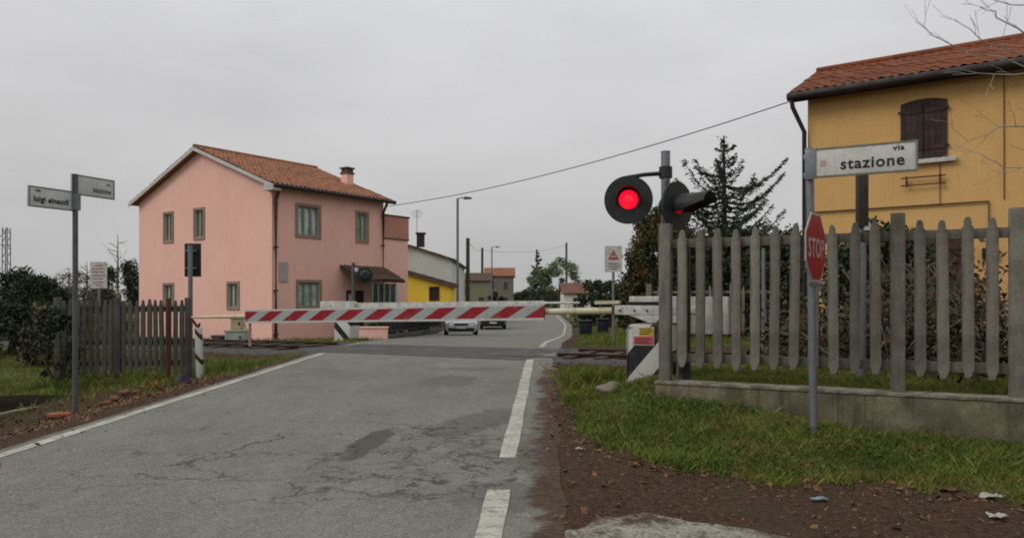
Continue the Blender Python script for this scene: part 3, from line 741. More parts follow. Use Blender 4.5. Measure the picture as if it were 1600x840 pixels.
for sgn, ye in ((1, -ov), (-1, OD+ov)):
    tiled_slab(mb, rp(-ov, ye, ZE2 - ov*pit + .16), rp(OL+ov, ye, ZE2-ov*pit+.16), rp(-ov, OD/2, ZR2+.16), rp(OL+ov, OD/2, ZR2+.16), .12, .21, .017, .36, .013)
mb.tube([rp(-ov, OD/2, ZR2+.17), rp(OL+ov, OD/2, ZR2+.17)], .10, 8)
oroof = mb.build('roof', m_tileo, och)
mb = MB()
for ye in (-ov, OD+ov):
    a, b = rp(-ov-.03, ye, ZE2-ov*pit-.02), rp(-ov-.03, OD/2, ZR2-.02); mb.obox(a, b-a, exo*.05, UP*.16)
mb.build('verge_board', m_gutter, och)
mb = MB(); a, b = rp(-ov, -ov-.09, ZE2-ov*pit+.02), rp(OL+ov, -ov-.09, ZE2-ov*pit+.02); mb.tube([a, b], .10, 10)
mb.obox(rp(-ov+.05, -ov+.02, ZE2-ov*pit-.10), exo*(OL+ov), -no*.03, UP*.14); mb.build('gutter', m_gutter, och, smooth=True)
mb = MB(); p0 = rp(-.04, -.10, 0)
mb.tube([rp(-ov+.1, -ov-.09, ZE2-ov*pit-.02), rp(-ov+.12, -ov-.05, ZE2-ov*pit-.25), rp(-.06, -.10, ZE2-1.0), rp(-.06, -.10, .2)], .055, 8); mb.build('downpipe', m_gutter, och, smooth=True)
def shutters(r, mat, arch, slats):
    x0, x1, z0, z1 = r; xm = (x0+x1)/2
    W = lambda x, z, d: OK_ + exo*x + UP*z + no*d
    for (a, b) in ((x0-.03, xm-.006), (xm+.006, x1+.03)):
        mb = MB(); nb = 4; w = (b-a)/nb
        for k_ in range(nb):
            xa, xb = a + k_*w + .003, a + (k_+1)*w - .003
            ht = lambda x: z1 + (arch*(1 - ((x-xm)/((x1-x0)/2+.03))**2) if arch else 0)
            mb.prism([(xa, z0), (xb, z0), (xb, ht(xb)), (xa, ht(xa))], W(0, 0, .01), exo, UP, no*.035)
        for zb in (z0+.22, z1-.25): mb.obox(W(a+.01, zb, .046), exo*(b-a-.02), UP*.09, no*.02)
        s_ = mb.build('shutter', mat, och)
        for zb in (z0+.25, z1-.22):
            xe = a if a < xm-.05 and abs(a-(x0-.03)) < .01 else b
            MB().obox(W(xe-.05, zb, .05), exo*.10, UP*.05, no*.03).build('hinge', m_black, s_)
    mb = MB(); mb.obox(W(x0-.18, z0-.11, .003), exo*(x1-x0+.40), UP*.10, no*.14); mb.build('sill', m_wtrim, och, bevel=.008)
shutters(sh, m_dwood, .08, 1); shutters(lowr, m_rwood, 0, 1)
mb = MB(); q0 = rect_px(OK_, exo, 1268, 1545, 317, 330); W = lambda x, z, d: OK_ + exo*x + UP*z + no*d
zp = hit(1430, 322, OK_, no).z - OK_.z
mb.tube([W(.1, zp, .05), W(q0[1], zp, .05), W(q0[1], zp-2.4, .05)], .022, 6); mb.build('gas_pipe', m_rust, och, smooth=True)
mb = MB(); b0 = rect_px(OK_, exo, 1409, 1479, 277, 289)
for zq in (b0[2], b0[3]): mb.tube([W(b0[0], zq, .12), W(b0[1], zq, .12)], .017, 6)
for xq in (b0[0]+.12, b0[1]-.12): mb.tube([W(xq, b0[2]-.04, .12), W(xq, b0[3]+.04, .12)], .02, 6); mb.tube([W(xq, (b0[2]+b0[3])/2, 0), W(xq, (b0[2]+b0[3])/2, .12)], .015, 6)
mb.build('wall_bracket', m_rust, och)
mb = MB(); xq = rect_px(OK_, exo, 1569, 1571, 110, 330)[0]
mb.tube([W(xq, zp+.02, .03), W(xq, ZE2+zo-.1, .03)], .010, 5); xq2 = rect_px(OK_, exo, 1469, 1471, 277, 330)[0]
mb.tube([W(xq2, sh[2]-.12, .03), W(xq2, zp, .03)], .009, 5); mb.build('wall_cable', m_pipe, och)
mb = MB(); q = rect_px(OK_, exo, 1535, 1552, 392, 404); mb.obox(W(q[0], q[2], .003), exo*.3, UP*.24, no*.12); mb.build('meter_box', m_black, och)

# --- houses beyond along the street
def simple_house(name, label, base, ex, w, d, h, rise, wall_m, roof_m, ridge='depth', ov=.25, holes=(), wins=(), group=None):
    """house whose front wall starts at base and runs w along ex; ridge along the depth (gable in front) or along the front"""
    base, ex = Vector(base), Vector(ex).normalized(); n = ex.cross(UP)
    t = thing(name, label, 'house', base, group)
    mb = MB(); g = ridge == 'depth'
    gab = lambda l: [(0, 0), (l, 0), (l, h), (l/2, h+rise), (0, h)]
    rec = lambda l: [(0, 0), (l, 0), (l, h), (0, h)]
    facade(mb, base, ex, gab(w) if g else rec(w), [x[:4] for x in wins], .12)
    facade(mb, base + ex*w, -n, rec(d) if g else gab(d)); facade(mb, base + ex*w - n*d, -ex, gab(w) if g else rec(w)); facade(mb, base - n*d, n, rec(d) if g else gab(d))
    mb.build('wall', wall_m, t)
    mb = MB(); q = lambda x, y, z: base + ex*x - n*y + UP*z
    if g:
        s_ = rise/(w/2)
        tiled_slab(mb, q(-ov, -ov, h-ov*s_+.12), q(-ov, d+ov, h-ov*s_+.12), q(w/2, -ov, h+rise+.12), q(w/2, d+ov, h+rise+.12), .1, .4)
        tiled_slab(mb, q(w+ov, -ov, h-ov*s_+.12), q(w+ov, d+ov, h-ov*s_+.12), q(w/2, -ov, h+rise+.12), q(w/2, d+ov, h+rise+.12), .1, .4)
    else:
        s_ = rise/(d/2)
        tiled_slab(mb, q(-ov, -ov, h-ov*s_+.12), q(w+ov, -ov, h-ov*s_+.12), q(-ov, d/2, h+rise+.12), q(w+ov, d/2, h+rise+.12), .1, .4)
        tiled_slab(mb, q(-ov, d+ov, h-ov*s_+.12), q(w+ov, d+ov, h-ov*s_+.12), q(-ov, d/2, h+rise+.12), q(w+ov, d/2, h+rise+.12), .1, .4)
    r = mb.build('roof', roof_m, t)
    for wq in wins: window(t, base, ex, wq[:4], wq[4], m_stone, m_sashg, 2, .09, .11, sill=False)
    return t, r
X1 = Vector((1, 0, 0))
wh, wr = simple_house('white_house', 'long white gabled house with thin dark roof edge behind the yellow house', (-11.2, 58, -.3), X1, 6.55, 16, 4.95, 1.05, m_white, m_tile3)
mb = MB(); mb.box((-7.1, 58.8, 6.25), .55, .5, 1.1); mb.box((-7.1, 58.8, 6.75), .75, .7, .12); mb.build('chimney', m_gutter, wr)
mb = MB(); mb.tube([(-7.5, 59.5, 5.6), (-7.5, 59.5, 8.7)], .02, 5)
for k_, hw in enumerate((.35, .5, .42, .3)): mb.tube([(-7.5-hw, 59.5, 8.6-k_*.17), (-7.5+hw, 59.5, 8.6-k_*.17)], .014, 4)
mb.build('aerial', m_gutter, wr)
m_yel = plaster('yellow_plaster', S('#f0c848'), S('#e6bc40'), S('#d8ae3c'))
ye = thing('yellow_house', 'small bright yellow lean-to house with brown sloping roof and one small window', 'house', (-10.5, 52, -.3))
by = Vector((-10.5, 52, -.3)); wy = rect_px(by, X1, 672, 685, 449, 468)
mb = MB(); hl, hr = 4.72, 2.95
facade(mb, by, X1, [(0, 0), (6.25, 0), (6.25, hr), (0, hl)], [wy], .1)
facade(mb, by + X1*6.25, Vector((0, 1, 0)), [(0, 0), (4.5, 0), (4.5, hr), (0, hr)])
facade(mb, by + Vector((0, 4.5, 0)), Vector((0, -1, 0)), [(0, 0), (4.5, 0), (4.5, hl), (0, hl)])
mb.build('wall', m_yel, ye)
mb = MB(); tiled_slab(mb, by + Vector((6.55, -.25, hr+.04)), by + Vector((6.55, 4.7, hr+.04)), by + Vector((-.1, -.25, hl+.14)), by + Vector((-.1, 4.7, hl+.14)), .22, .4); mb.build('roof', m_tile3, ye)
window(ye, by, X1, wy, m_dglass, m_rwood, m_rwood, 2, .07, .09, sill=False)
mb = MB(); mb.obox(by + Vector((0, -.05, 0)), X1*6.2, Vector((0, .047, 0)), UP*.9); mb.build('plinth', surf('grey_plinth', S('#55575a'), S('#45474a'), .9, 2, 30, .2), ye)
m_beige = plaster('beige_plaster', S('#837c70'), S('#746d62'), S('#6a6459'))
m_olive = plaster('olive_plaster', S('#85826a'), S('#75735d'), S('#6b6a58'))
simple_house('beige_house', 'far beige house with bright orange tile roof closing the end of the street', (-5.0, 140, -.3), X1, 5.3, 9, 6.3, 1.6, m_beige, m_tile, 'front', .3,
             wins=[(.8, 1.7, 3.7, 5.2, m_dglass), (3.4, 4.3, 3.7, 5.2, m_dglass), (3.4, 4.3, .9, 2.4, m_dglass)])
simple_house('olive_house', 'far low olive grey house beside the orange roofed one', (-8.6, 120, -.3), X1, 5.2, 8, 4.9, 1.3, m_olive, m_tile3, 'front', .25,
             wins=[(.8, 1.7, 2.6, 4.1, m_dglass), (3.3, 4.2, .9, 2.3, m_dglass)])
simple_house('red_roof_house', 'far pale house with faded red roof right of the street', (6.6, 96, -.3), X1, 3.4, 7, 2.7, 1.3, m_white, m_tile2, 'front', .3, wins=[(1.2, 2.1, .9, 2.1, m_dglass)])
simple_house('brown_roof_house', 'low house with dull brown tile roof beyond the tracks, seen over the fence', (16.0, 48, .1), X1, 8, 8, 2.9, 1.7, m_white, m_tile2, 'front', .4, wins=[(1.5, 2.6, 1, 2.3, m_dglass)])

# ------------------------------------------------------------------ fences and low walls
def picket_outline(w, h, tip=.10):
    a = w/2; n = a*.62
    return [(-n, 0), (-a*.35, -.0), (a*.35, 0), (n, .035), (a, .09), (a, h-tip), (n*1.05, h-tip+.015), (n*1.0, h-.04), (a*.35, h), (-a*.35, h), (-n*1.0, h-.04), (-n*1.05, h-tip+.015), (-a, h-tip), (-a, .09), (-n, .035)]
def concrete_fence(name, label, posts, zb, zt, pk_z, n_between, rails, pw, post_w, mat, fn, lean=0.0, group=None, post_z=None, jit=.02):
    """posts: ground points in a row; pickets and rails between them, all parts of one fence"""
    t = thing(name, label, 'fence', posts[0], group)
    p0 = None
    for i, p in enumerate(posts):
        b = Vector(p); z0 = (post_z[i] if post_z else zb); d = (Vector(posts[-1]) - Vector(posts[0])).normalized()
        mb = MB(); w = post_w
        mb.obox(Vector((b.x, b.y, z0)) - d*w/2 - fn*w/2, d*w, fn*w, UP*(zt-z0-.05))
        mb.build('post', mat, t, bevel=.012)
    proto = None
    for i, (a, b) in enumerate(zip(posts[:-1], posts[1:])):
        a, b = Vector(a), Vector(b); a.z = b.z = 0; d = (b-a).normalized(); l = (b-a).length
        for (rz, rh) in rails:
            MB().obox(a + d*post_w/2 + UP*rz + fn*.012, d*(l-post_w), fn*.05, UP*rh).build('rail', mat, t, bevel=.006)
        n = n_between[i]
        for k_ in range(n):
            p = a + d*(l*(k_+1)/(n+1))
            if proto is None:
                proto = MB().prism([(x, z) for x, z in picket_outline(pw, pk_z[1]-pk_z[0])], p + UP*pk_z[0] - fn*.045, d, UP, fn*.055).build('picket', mat, t, bevel=.008); pp = p
            else:
                c_ = proto.copy(); COL.objects.link(c_); c_.parent = t
                b0_ = pp + UP*pk_z[0] - t.location; b1_ = p + UP*(pk_z[0] + random.uniform(-jit, jit)) - t.location
                c_.matrix_local = Matrix.Translation(b1_) @ Matrix.Rotation(random.gauss(0, .009), 4, fn) @ Matrix.Rotation(random.gauss(0, .012), 4, d) @ Matrix.Scale(random.uniform(.94, 1.06), 4, d) @ Matrix.Translation(-b0_)
    return t
P1 = Vector((1.79, 8.80, 0)); fpt = lambda s_: P1 + FD*s_
concrete_fence('concrete_fence', 'weathered concrete picket fence standing on the low wall in front of the ochre house', [fpt(0), fpt(2.41), fpt(3.43), fpt(5.84)], .62, 2.53, (.825, 2.40),
               [11, 4, 11], [(2.20, .10), (.88, .10)], .104, .135, m_concrete, FN)
m_dkpost = surf('dark_post', S('#3c3a33'), S('#2c2a25'), .9, 4, 40, .3)
m_wallc = surf('mossy_concrete', S('#7e755f'), S('#4f4a39'), 0.95, 2.2, 40, 0.6, 0.02, streak=S('#34352a'), amount=.95, stk=.75, patch=S('#4a4936'))
lw = MB(); a = fpt(-.09) - FN*.13
lw.obox(Vector((a.x, a.y, -.15)), FD*8.3, FN*.27, UP*.78)
o = lw.build('low_wall', m_wallc, None, bevel=.02, loc=(a.x, a.y, 0)); tag(o, 'low stained concrete wall along the grass bank, carrying the picket fence', 'wall')
cp_ = MB(); cp_.obox(Vector((a.x, a.y, .630)) - FN*.012 - FD*.012, FD*8.33, FN*.295, UP*.035); cp_.build('coping', surf('skylit_coping', S('#908a79'), S('#5c5848'), .95, 5, 40, .6, .02, streak=S('#47442f'), amount=.9), o, bevel=.01)  # paler strip: sky light on the wall top put into its colour
dp = MB(); a2 = fpt(.15) + FN*.16; dp.obox(Vector((a2.x, a2.y, .55)), FD*.085, FN*.085, UP*1.66); o2 = dp.build('iron_post', m_dkpost, None, bevel=.006, loc=(a2.x, a2.y, .55)); tag(o2, 'dark square post standing tight behind the first pale fence post', 'post')
m_oldc = surf('dark_old_concrete', S('#625f57'), S('#46443d'), 0.95, 4, 50, 0.5, 0.012, streak=S('#35332d'), rnd=.2)
L1 = Vector((-6.0, 14.0, 0)); L2 = Vector((-7.17, 13.72, 0)); L3 = Vector((-8.12, 13.50, 0))
ld = (L3-L1).normalized(); ln = Vector((-ld.y, ld.x, 0)); ln = ln if ln.y > 0 else -ln
concrete_fence('picket_fence', 'dark weathered picket fence left of the road, behind the slim street sign pole', [L1, L2, L3], .1, 1.69, (.27, 1.60), [10, 8], [(1.38, .10), (.78, .09), (.40, .09)], .078, .115, m_oldc, ln)
rb = MB(); a = px(262, 468, 13.75); rb.tube([Vector((a.x, a.y, .1)), Vector((a.x+.01, a.y, 1.63))], .045, 8)
o = rb.build('iron_post', m_rust, None, smooth=True, loc=(a.x, a.y, .12)); tag(o, 'rusty brown iron post leaning on the dark picket fence near its right end', 'post')
m_tanc = surf('tan_concrete', S('#7c7362'), S('#635b4d'), .95, 4, 50, .4, streak=S('#4d473c'))
fa = Vector((4.1, 22.6, 0)); fdir = Vector((.95, -.31, 0)).normalized(); fnr = Vector((.31, .95, 0)).normalized()
concrete_fence('distant_fence', 'brownish concrete fence on the far side of the tracks, seen through the near pickets', [fa, fa + fdir*2.4, fa + fdir*4.8, fa + fdir*7.2], .35, 2.12, (.65, 2.0), [7, 7, 7], [(1.78, .08), (.72, .08)], .08, .15, m_tanc, fnr)
# garden railing on a kerb along the far left roadside
m_iron = surf('black_iron', S('#242424'), S('#1a1a1a'), .6, 4, 40, .1)
ra = Vector((-4.5, 26.6, 0)); gt = thing('garden_railing', 'black iron garden railing along the left kerb beyond the crossing', 'railing', (ra.x, ra.y, .1))
mb = MB(); mb.obox((-4.6, 26.6, -.05), Vector((0, 21, -.50)), Vector((.2, 0, 0)), UP*.40); mb.build('plinth', m_oldc, gt)
for k_ in range(11):
    y = 26.7 + k_*2.07; MB().box((-4.5, y, .85 - (y-26.6)*.0238), .07, .07, 1.1).build('post', m_iron, gt)
mb = MB(); mb.obox((-4.52, 26.6, 1.30), Vector((0, 21, -.5)), Vector((.04, 0, 0)), UP*.05); mb.obox((-4.52, 26.6, .45), Vector((0, 21, -.5)), Vector((.04, 0, 0)), UP*.05)
for k_ in range(170): mb.box((-4.5, 26.75 + k_*.122, .88 - k_*.122*.0238), .018, .018, .90)
mb.build('bars', m_iron, gt)
pw = MB(); pw.obox((-5.25, 25.9, -.1), X1*.95, Vector((0, .3, 0)), UP*.72); pw.obox((-5.28, 25.87, .62), X1*1.01, Vector((0, .36, 0)), UP*.05)
o = pw.build('garden_wall', m_pink, None, bevel=.01, loc=(-4.8, 26, 0)); tag(o, 'short low pink wall at the end of the black garden railing', 'wall')

# ------------------------------------------------------------------ level crossing equipment
def stripes(name, a, b, fx, fz, period, duty, phase, base_rough=.55, bound=None, third=None):
    """diagonal bands in the part's own x and z"""
    m, N, L, P = new_mat(name); MATS[name] = m
    c = coords(N, L); sp_ = N.new('ShaderNodeSeparateXYZ'); L.new(c, sp_.inputs[0])
    v = mth(N, L, 'ADD', mth(N, L, 'MULTIPLY', sp_.outputs['X'], fx), mth(N, L, 'MULTIPLY', sp_.outputs['Z'], fz))
    fr = mth(N, L, 'FRACT', mth(N, L, 'ADD', mth(N, L, 'DIVIDE', v, period), phase))
    k = mth(N, L, 'LESS_THAN', fr, duty)
    if bound:                                   # the band's margins stay in the ground colour
        k = mth(N, L, 'MULTIPLY', k, mth(N, L, 'LESS_THAN', mth(N, L, 'ABSOLUTE', mth(N, L, 'SUBTRACT', sp_.outputs['Z'], bound[0])), bound[1]))
    col = mixc(N, L, k, a, b)
    if third:
        col = mixc(N, L, mth(N, L, 'MULTIPLY', mth(N, L, 'SUBTRACT', 1.0, k), mth(N, L, 'LESS_THAN', mth(N, L, 'ABSOLUTE', mth(N, L, 'SUBTRACT', sp_.outputs['Z'], bound[0])), bound[1])), col, third)
    g = noise(N, L, c, 7, 6, .65); st = noise(N, L, coords(N, L, (9, 9, .8)), 2.5, 5)
    col = mixc(N, L, ramp(N, L, g, .5, .75, 0, .35), col, S('#77756a'))
    col = mixc(N, L, ramp(N, L, st, .55, .75, 0, .3), col, S('#55534a'))
    L.new(col, P.inputs['Base Color']); P.inputs['Roughness'].default_value = base_rough; P.inputs['Specular IOR Level'].default_value = .3
    bump(N, L, P, g, .1, .01)
    return m
# near barrier: its housing stands left of the first fence post, the arm reaches left across the road
BA = math.atan2(FD.y, FD.x)
BC = Vector((1.50, 9.90, 0)) + FD*.31 + FN*.225
bar = thing('crossing_barrier', 'near lowered barrier with red and white board and striped housing beside the fence', 'barrier', (BC.x, BC.y, .36), 'level crossing barriers')
bar.rotation_euler = (0, 0, BA); ROT[bar.name] = Matrix.Rotation(-BA, 3, 'Z')
def BW(x, y, z): return Vector((BC.x, BC.y, 0)) + FD*x + FN*y + UP*z      # along the arm, across, up
m_chev = stripes('black_white_bands', S('#b9b8ae'), S('#19191b'), -1.18, 1.0, .66, .49, -(.555-.36+1.18*.31)/.66 + 2)
mb = MB(); mb.obox(BW(-.31, -.225, .30), FD*.62, FN*.45, UP*.98); mb.build('housing', m_chev, bar, bevel=.015)
mb = MB(); mb.obox(BW(-.36, -.26, .18), FD*.72, FN*.52, UP*.16); mb.build('plinth', m_oldc, bar, bevel=.015)
q0 = -.31 + .085; wp = MB(); wp.obox(BW(q0, -.2285, 1.01), FD*.29, FN*-.012, UP*.24); 
pl = wp.build('warning_plate', m_wpaint, bar)
MB().obox(BW(q0+.09, -.2415, 1.135), FD*.19, FN*-.003, UP*.105).build('yellow_field', surf('yellow_sheet', S('#c9a82a'), S('#b59523'), .6, 8, 30, .05), pl)
MB().obox(BW(q0+.02, -.2415, 1.02), FD*.26, FN*-.003, UP*.105).build('red_field', surf('faded_red_sheet', S('#c2545a'), S('#ad444c'), .6, 8, 30, .05), pl)
mb = MB()
for zq, l in ((1.215, .15), (1.185, .155), (1.155, .12)): mb.obox(BW(q0+.105, -.245, zq), FD*l, FN*-.002, UP*.011)
for zq, l in ((1.09, .21), (1.06, .17), (1.035, .19)): mb.obox(BW(q0+.04, -.245, zq), FD*l, FN*-.002, UP*.008)
mb.build('lettering', m_black, pl)
mb = MB()
mb.obox(BW(-.52, -.10, 1.40), FD*.21, FN*.22, UP*.125)
mb.obox(BW(-.31, -.17, 1.40), FD*.65, FN*.36, UP*.125)
mb.prism([(-.31, 1.40), (.34, 1.40), (.34, 1.30), (-.02, 1.30)], BW(0, -.165, 0), FD, UP, FN*.34)
mb.obox(BW(-.30, -.15, 1.57), FD*.62, FN*.32, UP*.075)
mb.obox(BW(.22, -.15, 1.52), FD*.10, FN*.32, UP*.06)
mb.build('head', m_wpaint, bar, bevel=.01)
mb = MB(); mb.obox(BW(-.28, -.152, 1.525), FD*.5, FN*.30, UP*.046); mb.build('head_slot', m_black, bar)
mb = MB()
for (xq, zq) in ((-.28, .36), (.0, .36), (-.28, 1.24), (-.02, 1.24)): mb.tube([BW(xq, -.226, zq), BW(xq, -.240, zq)], .014, 6)
mb.build('housing_bolts', m_grey, bar)
mb = MB(); mb.obox(BW(-.295, -.2285, .40), FD*.006, FN*-.003, UP*.84); mb.obox(BW(-.295, -.2285, 1.235), FD*.56, FN*-.003, UP*.006); mb.build('door_seam', m_black, bar)
mb = MB()
for xq in (-.44, -.22, -.05, .12): mb.tube([BW(xq, -.11 if xq < -.31 else -.171, 1.46), BW(xq, -.125 if xq < -.31 else -.186, 1.46)], .016, 6)
mb.build('head_bolts', m_dkgrey, bar)
mb = MB(); mb.tube([BW(.2, -.2, .1), BW(.22, -.24, .5), BW(.18, -.235, .9), BW(.1, -.19, 1.33)], .016, 6); mb.build('cable', m_black, bar, smooth=True)
# arm in its own tilted line
tip = px(300, 495.5, 13.87); ap = BW(-.50, 0, 1.455)
ad = (tip - ap); al = ad.length; ad.normalize()
def AP(s_): return ap + ad*s_
bd0 = (hit(852, 490, BW(0, -.05, 0), FN) - ap).dot(ad); bd1 = (hit(388, 495, BW(0, -.05, 0), FN) - ap).dot(ad)
mb = MB(); mb.tube([AP(.0), AP(bd0), AP(bd1), AP(al)], [.05, .045, .035, .022], 10); mb.build('arm', m_cream, bar, smooth=True)
mb = MB(); mb.obox(AP(.0) - FN*.07 - UP*.065, ad*.07, FN*.14, UP*.13); mb.build('clamp', m_rust, bar)
mb = MB(); mb.obox(AP(-.02) - FN*.05 + UP*.09, ad*.34, FN*.10, UP*.045); mb.build('arm_bracket', m_cream, bar)
bn = Vector((ad.y, -ad.x, 0)).normalized(); bn = bn if bn.y < 0 else -bn
bu = ad.cross(bn); bu = bu if bu.z > 0 else -bu
# the board is a child with its own frame so that its bands run in its own x and z
bo = thing('reflective_board', None, None, (0, 0, 0))
mbd = MB(); Lb = bd1 - bd0
mbd.obox((0, -.02, -.117), (Lb, 0, 0), (0, .04, 0), (0, 0, .234))
us = (hit(795, 490, BW(0, -.05, 0), FN) - ap).dot(ad) - bd0
m_board = stripes('red_white_board', S('#b4b4ae'), S('#860f1a'), 1.0, 1.75, .568, .54, .27 - us/.568 + 20, .45, (0, .085), S('#969b99'))
me_o = mbd.build('reflective_board', m_board)
D.objects.remove(bo); me_o.name = 'reflective_board'
Mx = Matrix((ad, -bn, bu)).transposed().to_4x4(); Mx.translation = AP(bd0) + bn*.075
root_m = Matrix.Translation(bar.location) @ Matrix.Rotation(BA, 4, 'Z')
me_o.parent = bar; me_o.matrix_local = root_m.inverted() @ Mx
mb = MB()
for s_ in np.linspace(bd0+.25, bd1-.25, 6): mb.obox(AP(s_) - bu*.09 + bn*.0, ad*.05, bn*.055, bu*.18)
mb.build('board_clips', m_grey, bar)
mb = MB(); mb.tube([AP(bd1-.05) + bn*.03, AP(bd1-.05) + bn*.03 - UP*.52], .022, 6); mb.tube([AP(bd1+.12) + bn*.03 - UP*.03, AP(bd1-.05) - UP*.5], .012, 6); mb.build('hanging_prop', surf('faded_pink_steel', S('#a98a84'), S('#8b716c'), .7, 5, 30, .1), bar, smooth=True)
mb = MB(); mb.obox(BW(.40, .02, 1.16), FD*.16, FN*.12, UP*.48); mb.obox(BW(.60, .02, 1.16), FD*.34, FN*.12, UP*.48); mb.obox(BW(.34, .0, 1.42), FD*.3, FN*.05, UP*.08); mb.build('counterweight', m_wpaint, bar, bevel=.008)
# far barrier mirrored on the other side
FC = Vector((-4.92, 22.5, 0)); fz = gz(FC.x, FC.y)
fb = thing('crossing_barrier', 'far lowered barrier with plain white arm and striped housing near the pink house', 'barrier', (FC.x, FC.y, fz), 'level crossing barriers')
fb.rotation_euler = (0, 0, BA); ROT[fb.name] = Matrix.Rotation(-BA, 3, 'Z')
def FW(x, y, z): return Vector((FC.x, FC.y, fz)) + FD*x + FN*y + UP*z
m_chev2 = stripes('black_white_bands_mirrored', S('#c2c2bb'), S('#19191b'), .95, 1.0, .62, .40, -.25)
mb = MB(); mb.obox(FW(-.29, -.22, 0), FD*.58, FN*.44, UP*.98); mb.build('housing', m_chev2, fb, bevel=.015)
mb = MB(); mb.obox(FW(-.85, -.16, 1.00), FD*1.25, FN*.34, UP*.16); mb.obox(FW(-.75, -.15, 1.16), FD*1.0, FN*.30, UP*.06); mb.build('head', m_wpaint, fb, bevel=.01)
mb = MB(); mb.obox(FW(-1.0, -.03, .92), FD*.5, FN*.1, UP*.3); mb.build('counterweight', m_wpaint, fb, bevel=.01)
ft = px(906, 474, 19.1); fp = FW(.35, 0, 1.09); fdv = ft - fp
mb = MB(); mb.obox(fp - UP*.065 - FN*.03, fdv*.86, FN*.06, UP*.15); mb.build('arm_board', m_wpaint, fb)
mb = MB(); mb.tube([fp + fdv*.86 + UP*.02, ft + UP*.02], [.035, .025], 8); mb.build('arm', m_wpaint, fb, smooth=True)
mb = MB(); g_ = fp + fdv*.955; mb.tube([g_, g_ - UP*.34], .03, 6); mb.build('hanging_prop', m_cream, fb, smooth=True)
# rest post for the tip of the near arm
rp0 = Vector((-5.72, 13.85, gz(-5.72, 13.85)))
rs = thing('barrier_rest', 'slim white rest post with black bands holding the tip of the barrier arm', 'post', rp0)
m_rest = stripes('rest_post_bands', S('#b5b4aa'), S('#24211f'), 1.1, 1.0, .44, .22, .3)
mb = MB(); mb.obox(rp0 + Vector((-.055, -.05, 0)), X1*.11, Vector((0, .1, 0)), Vector((-.03, 0, .94))); mb.build('post', m_rest, rs, bevel=.01)
mb = MB(); mb.tube([rp0 + Vector((-.03, 0, .92)), rp0 + Vector((-.12, 0, 1.05)), rp0 + Vector((-.2, 0, 1.14))], .025, 6); mb.tube([rp0 + Vector((-.03, 0, .92)), rp0 + Vector((-.01, 0, 1.02))], .022, 6); mb.build('fork', m_rust, rs, smooth=True)

# flashing lights on their pole
def lamp_emit(name, col, st):
    m, N, L, P = new_mat(name); P.inputs['Base Color'].default_value = (*S('#7d0a12'), 1); P.inputs['Roughness'].default_value = .25
    P.inputs['Emission Color'].default_value = (*col, 1); P.inputs['Emission Strength'].default_value = st; return m
m_lit = lamp_emit('lit_red_lens', (1.0, .005, .03), 1.0)
m_lit2 = lamp_emit('dim_red_lens', (.5, .004, .01), .35)
m_visor = surf('visor_black', S('#2a2b2b'), S('#1f2020'), .5, 4, 40, .1)
m_disc = surf('backboard_black', S('#2d3030'), S('#242727'), .6, 4, 40, .1)
SPx = px(1040, 300, 9.45); sb_ = Vector((SPx.x, SPx.y, gz(SPx.x, SPx.y)))
sg = thing('crossing_signal', 'level crossing signal pole with two black discs, the left red lamp brightly lit', 'signal', sb_, 'crossing signals')
mb = MB(); topz = CZ + (HV-238)/F*9.45
mb.tube([sb_, Vector((sb_.x, sb_.y, topz))], .056, 14); mb.tube([Vector((sb_.x, sb_.y, topz)), Vector((sb_.x, sb_.y, topz+.012))], .06, 14); mb.build('pole', m_grey, sg, smooth=True)
az = CZ + (HV-272)/F*9.45; mb = MB(); c0 = px(982, 312, 9.3)
mb.tube([Vector((sb_.x+.06, sb_.y-.02, az+.015)), Vector((sb_.x-.10, sb_.y-.03, az)), Vector((c0.x+.22, c0.y+.12, az-.012)), Vector((c0.x+.02, c0.y+.14, az-.04)), Vector((c0.x, c0.y+.12, c0.z+.2))], [.03, .028, .026, .026, .026], 10)
for dz in (-.05, .02): mb.tube([Vector((sb_.x, sb_.y, az+dz)), Vector((sb_.x, sb_.y, az+dz+.07))], .082, 14)
mb.tube([Vector((sb_.x, sb_.y-.05, az-.1)), Vector((sb_.x+.05, sb_.y-.16, az-.3))], .025, 8)
mb.build('bracket', m_visor, sg, smooth=True)
def signal_head(c, nrm, r, lens_r, lens_m, vis_len, vis_m, root, dark_ring=.04):
    c = Vector(c); nrm = Vector(nrm).normalized(); s_ = nrm.cross(UP).normalized(); u_ = s_.cross(nrm).normalized()
    mb = MB(); mb.tube([c - nrm*.02, c + nrm*.006], [r, r], 48); mb.tube([c - nrm*.22, c - nrm*.16, c - nrm*.02], [.10, .15, .17], 24)
    bk = mb.build('backing_disc', m_disc, root, smooth=True)
    mb = MB(); n_ = 28; Rr = lens_r*1.22; V = []; Fs = []; tk = .008
    a0, a1 = math.radians(-35), math.radians(215)         # open at the bottom
    for i in range(n_+1):
        a_ = a0 + (a1-a0)*i/n_; d = s_*math.cos(a_) + u_*math.sin(a_)
        cut = vis_len*(1.0 if math.sin(a_) > .1 else max(.35, .8 + math.sin(a_)))
        V += [c + d*Rr + nrm*.006, c + d*Rr*1.04 + nrm*cut, c + d*(Rr+tk) + nrm*.006, c + d*(Rr*1.04+tk) + nrm*cut]
    for i in range(n_):
        b = i*4; Fs += [(b, b+1, b+5, b+4), (b+2, b+6, b+7, b+3), (b+1, b+3, b+7, b+5)]
    mb.add(V, Fs); mb.build('visor', vis_m, root, smooth=True)
    mb = MB(); rings = []
    for j, (q, dz) in enumerate(((1.0, .012), (.8, .028), (.5, .04), (.2, .046))): rings.append((lens_r*q, dz))
    mb.tube([c + nrm*z_ for _, z_ in rings], [r_ for r_, _ in rings], 28); mb.build('lens', lens_m, root, smooth=True)
    return bk
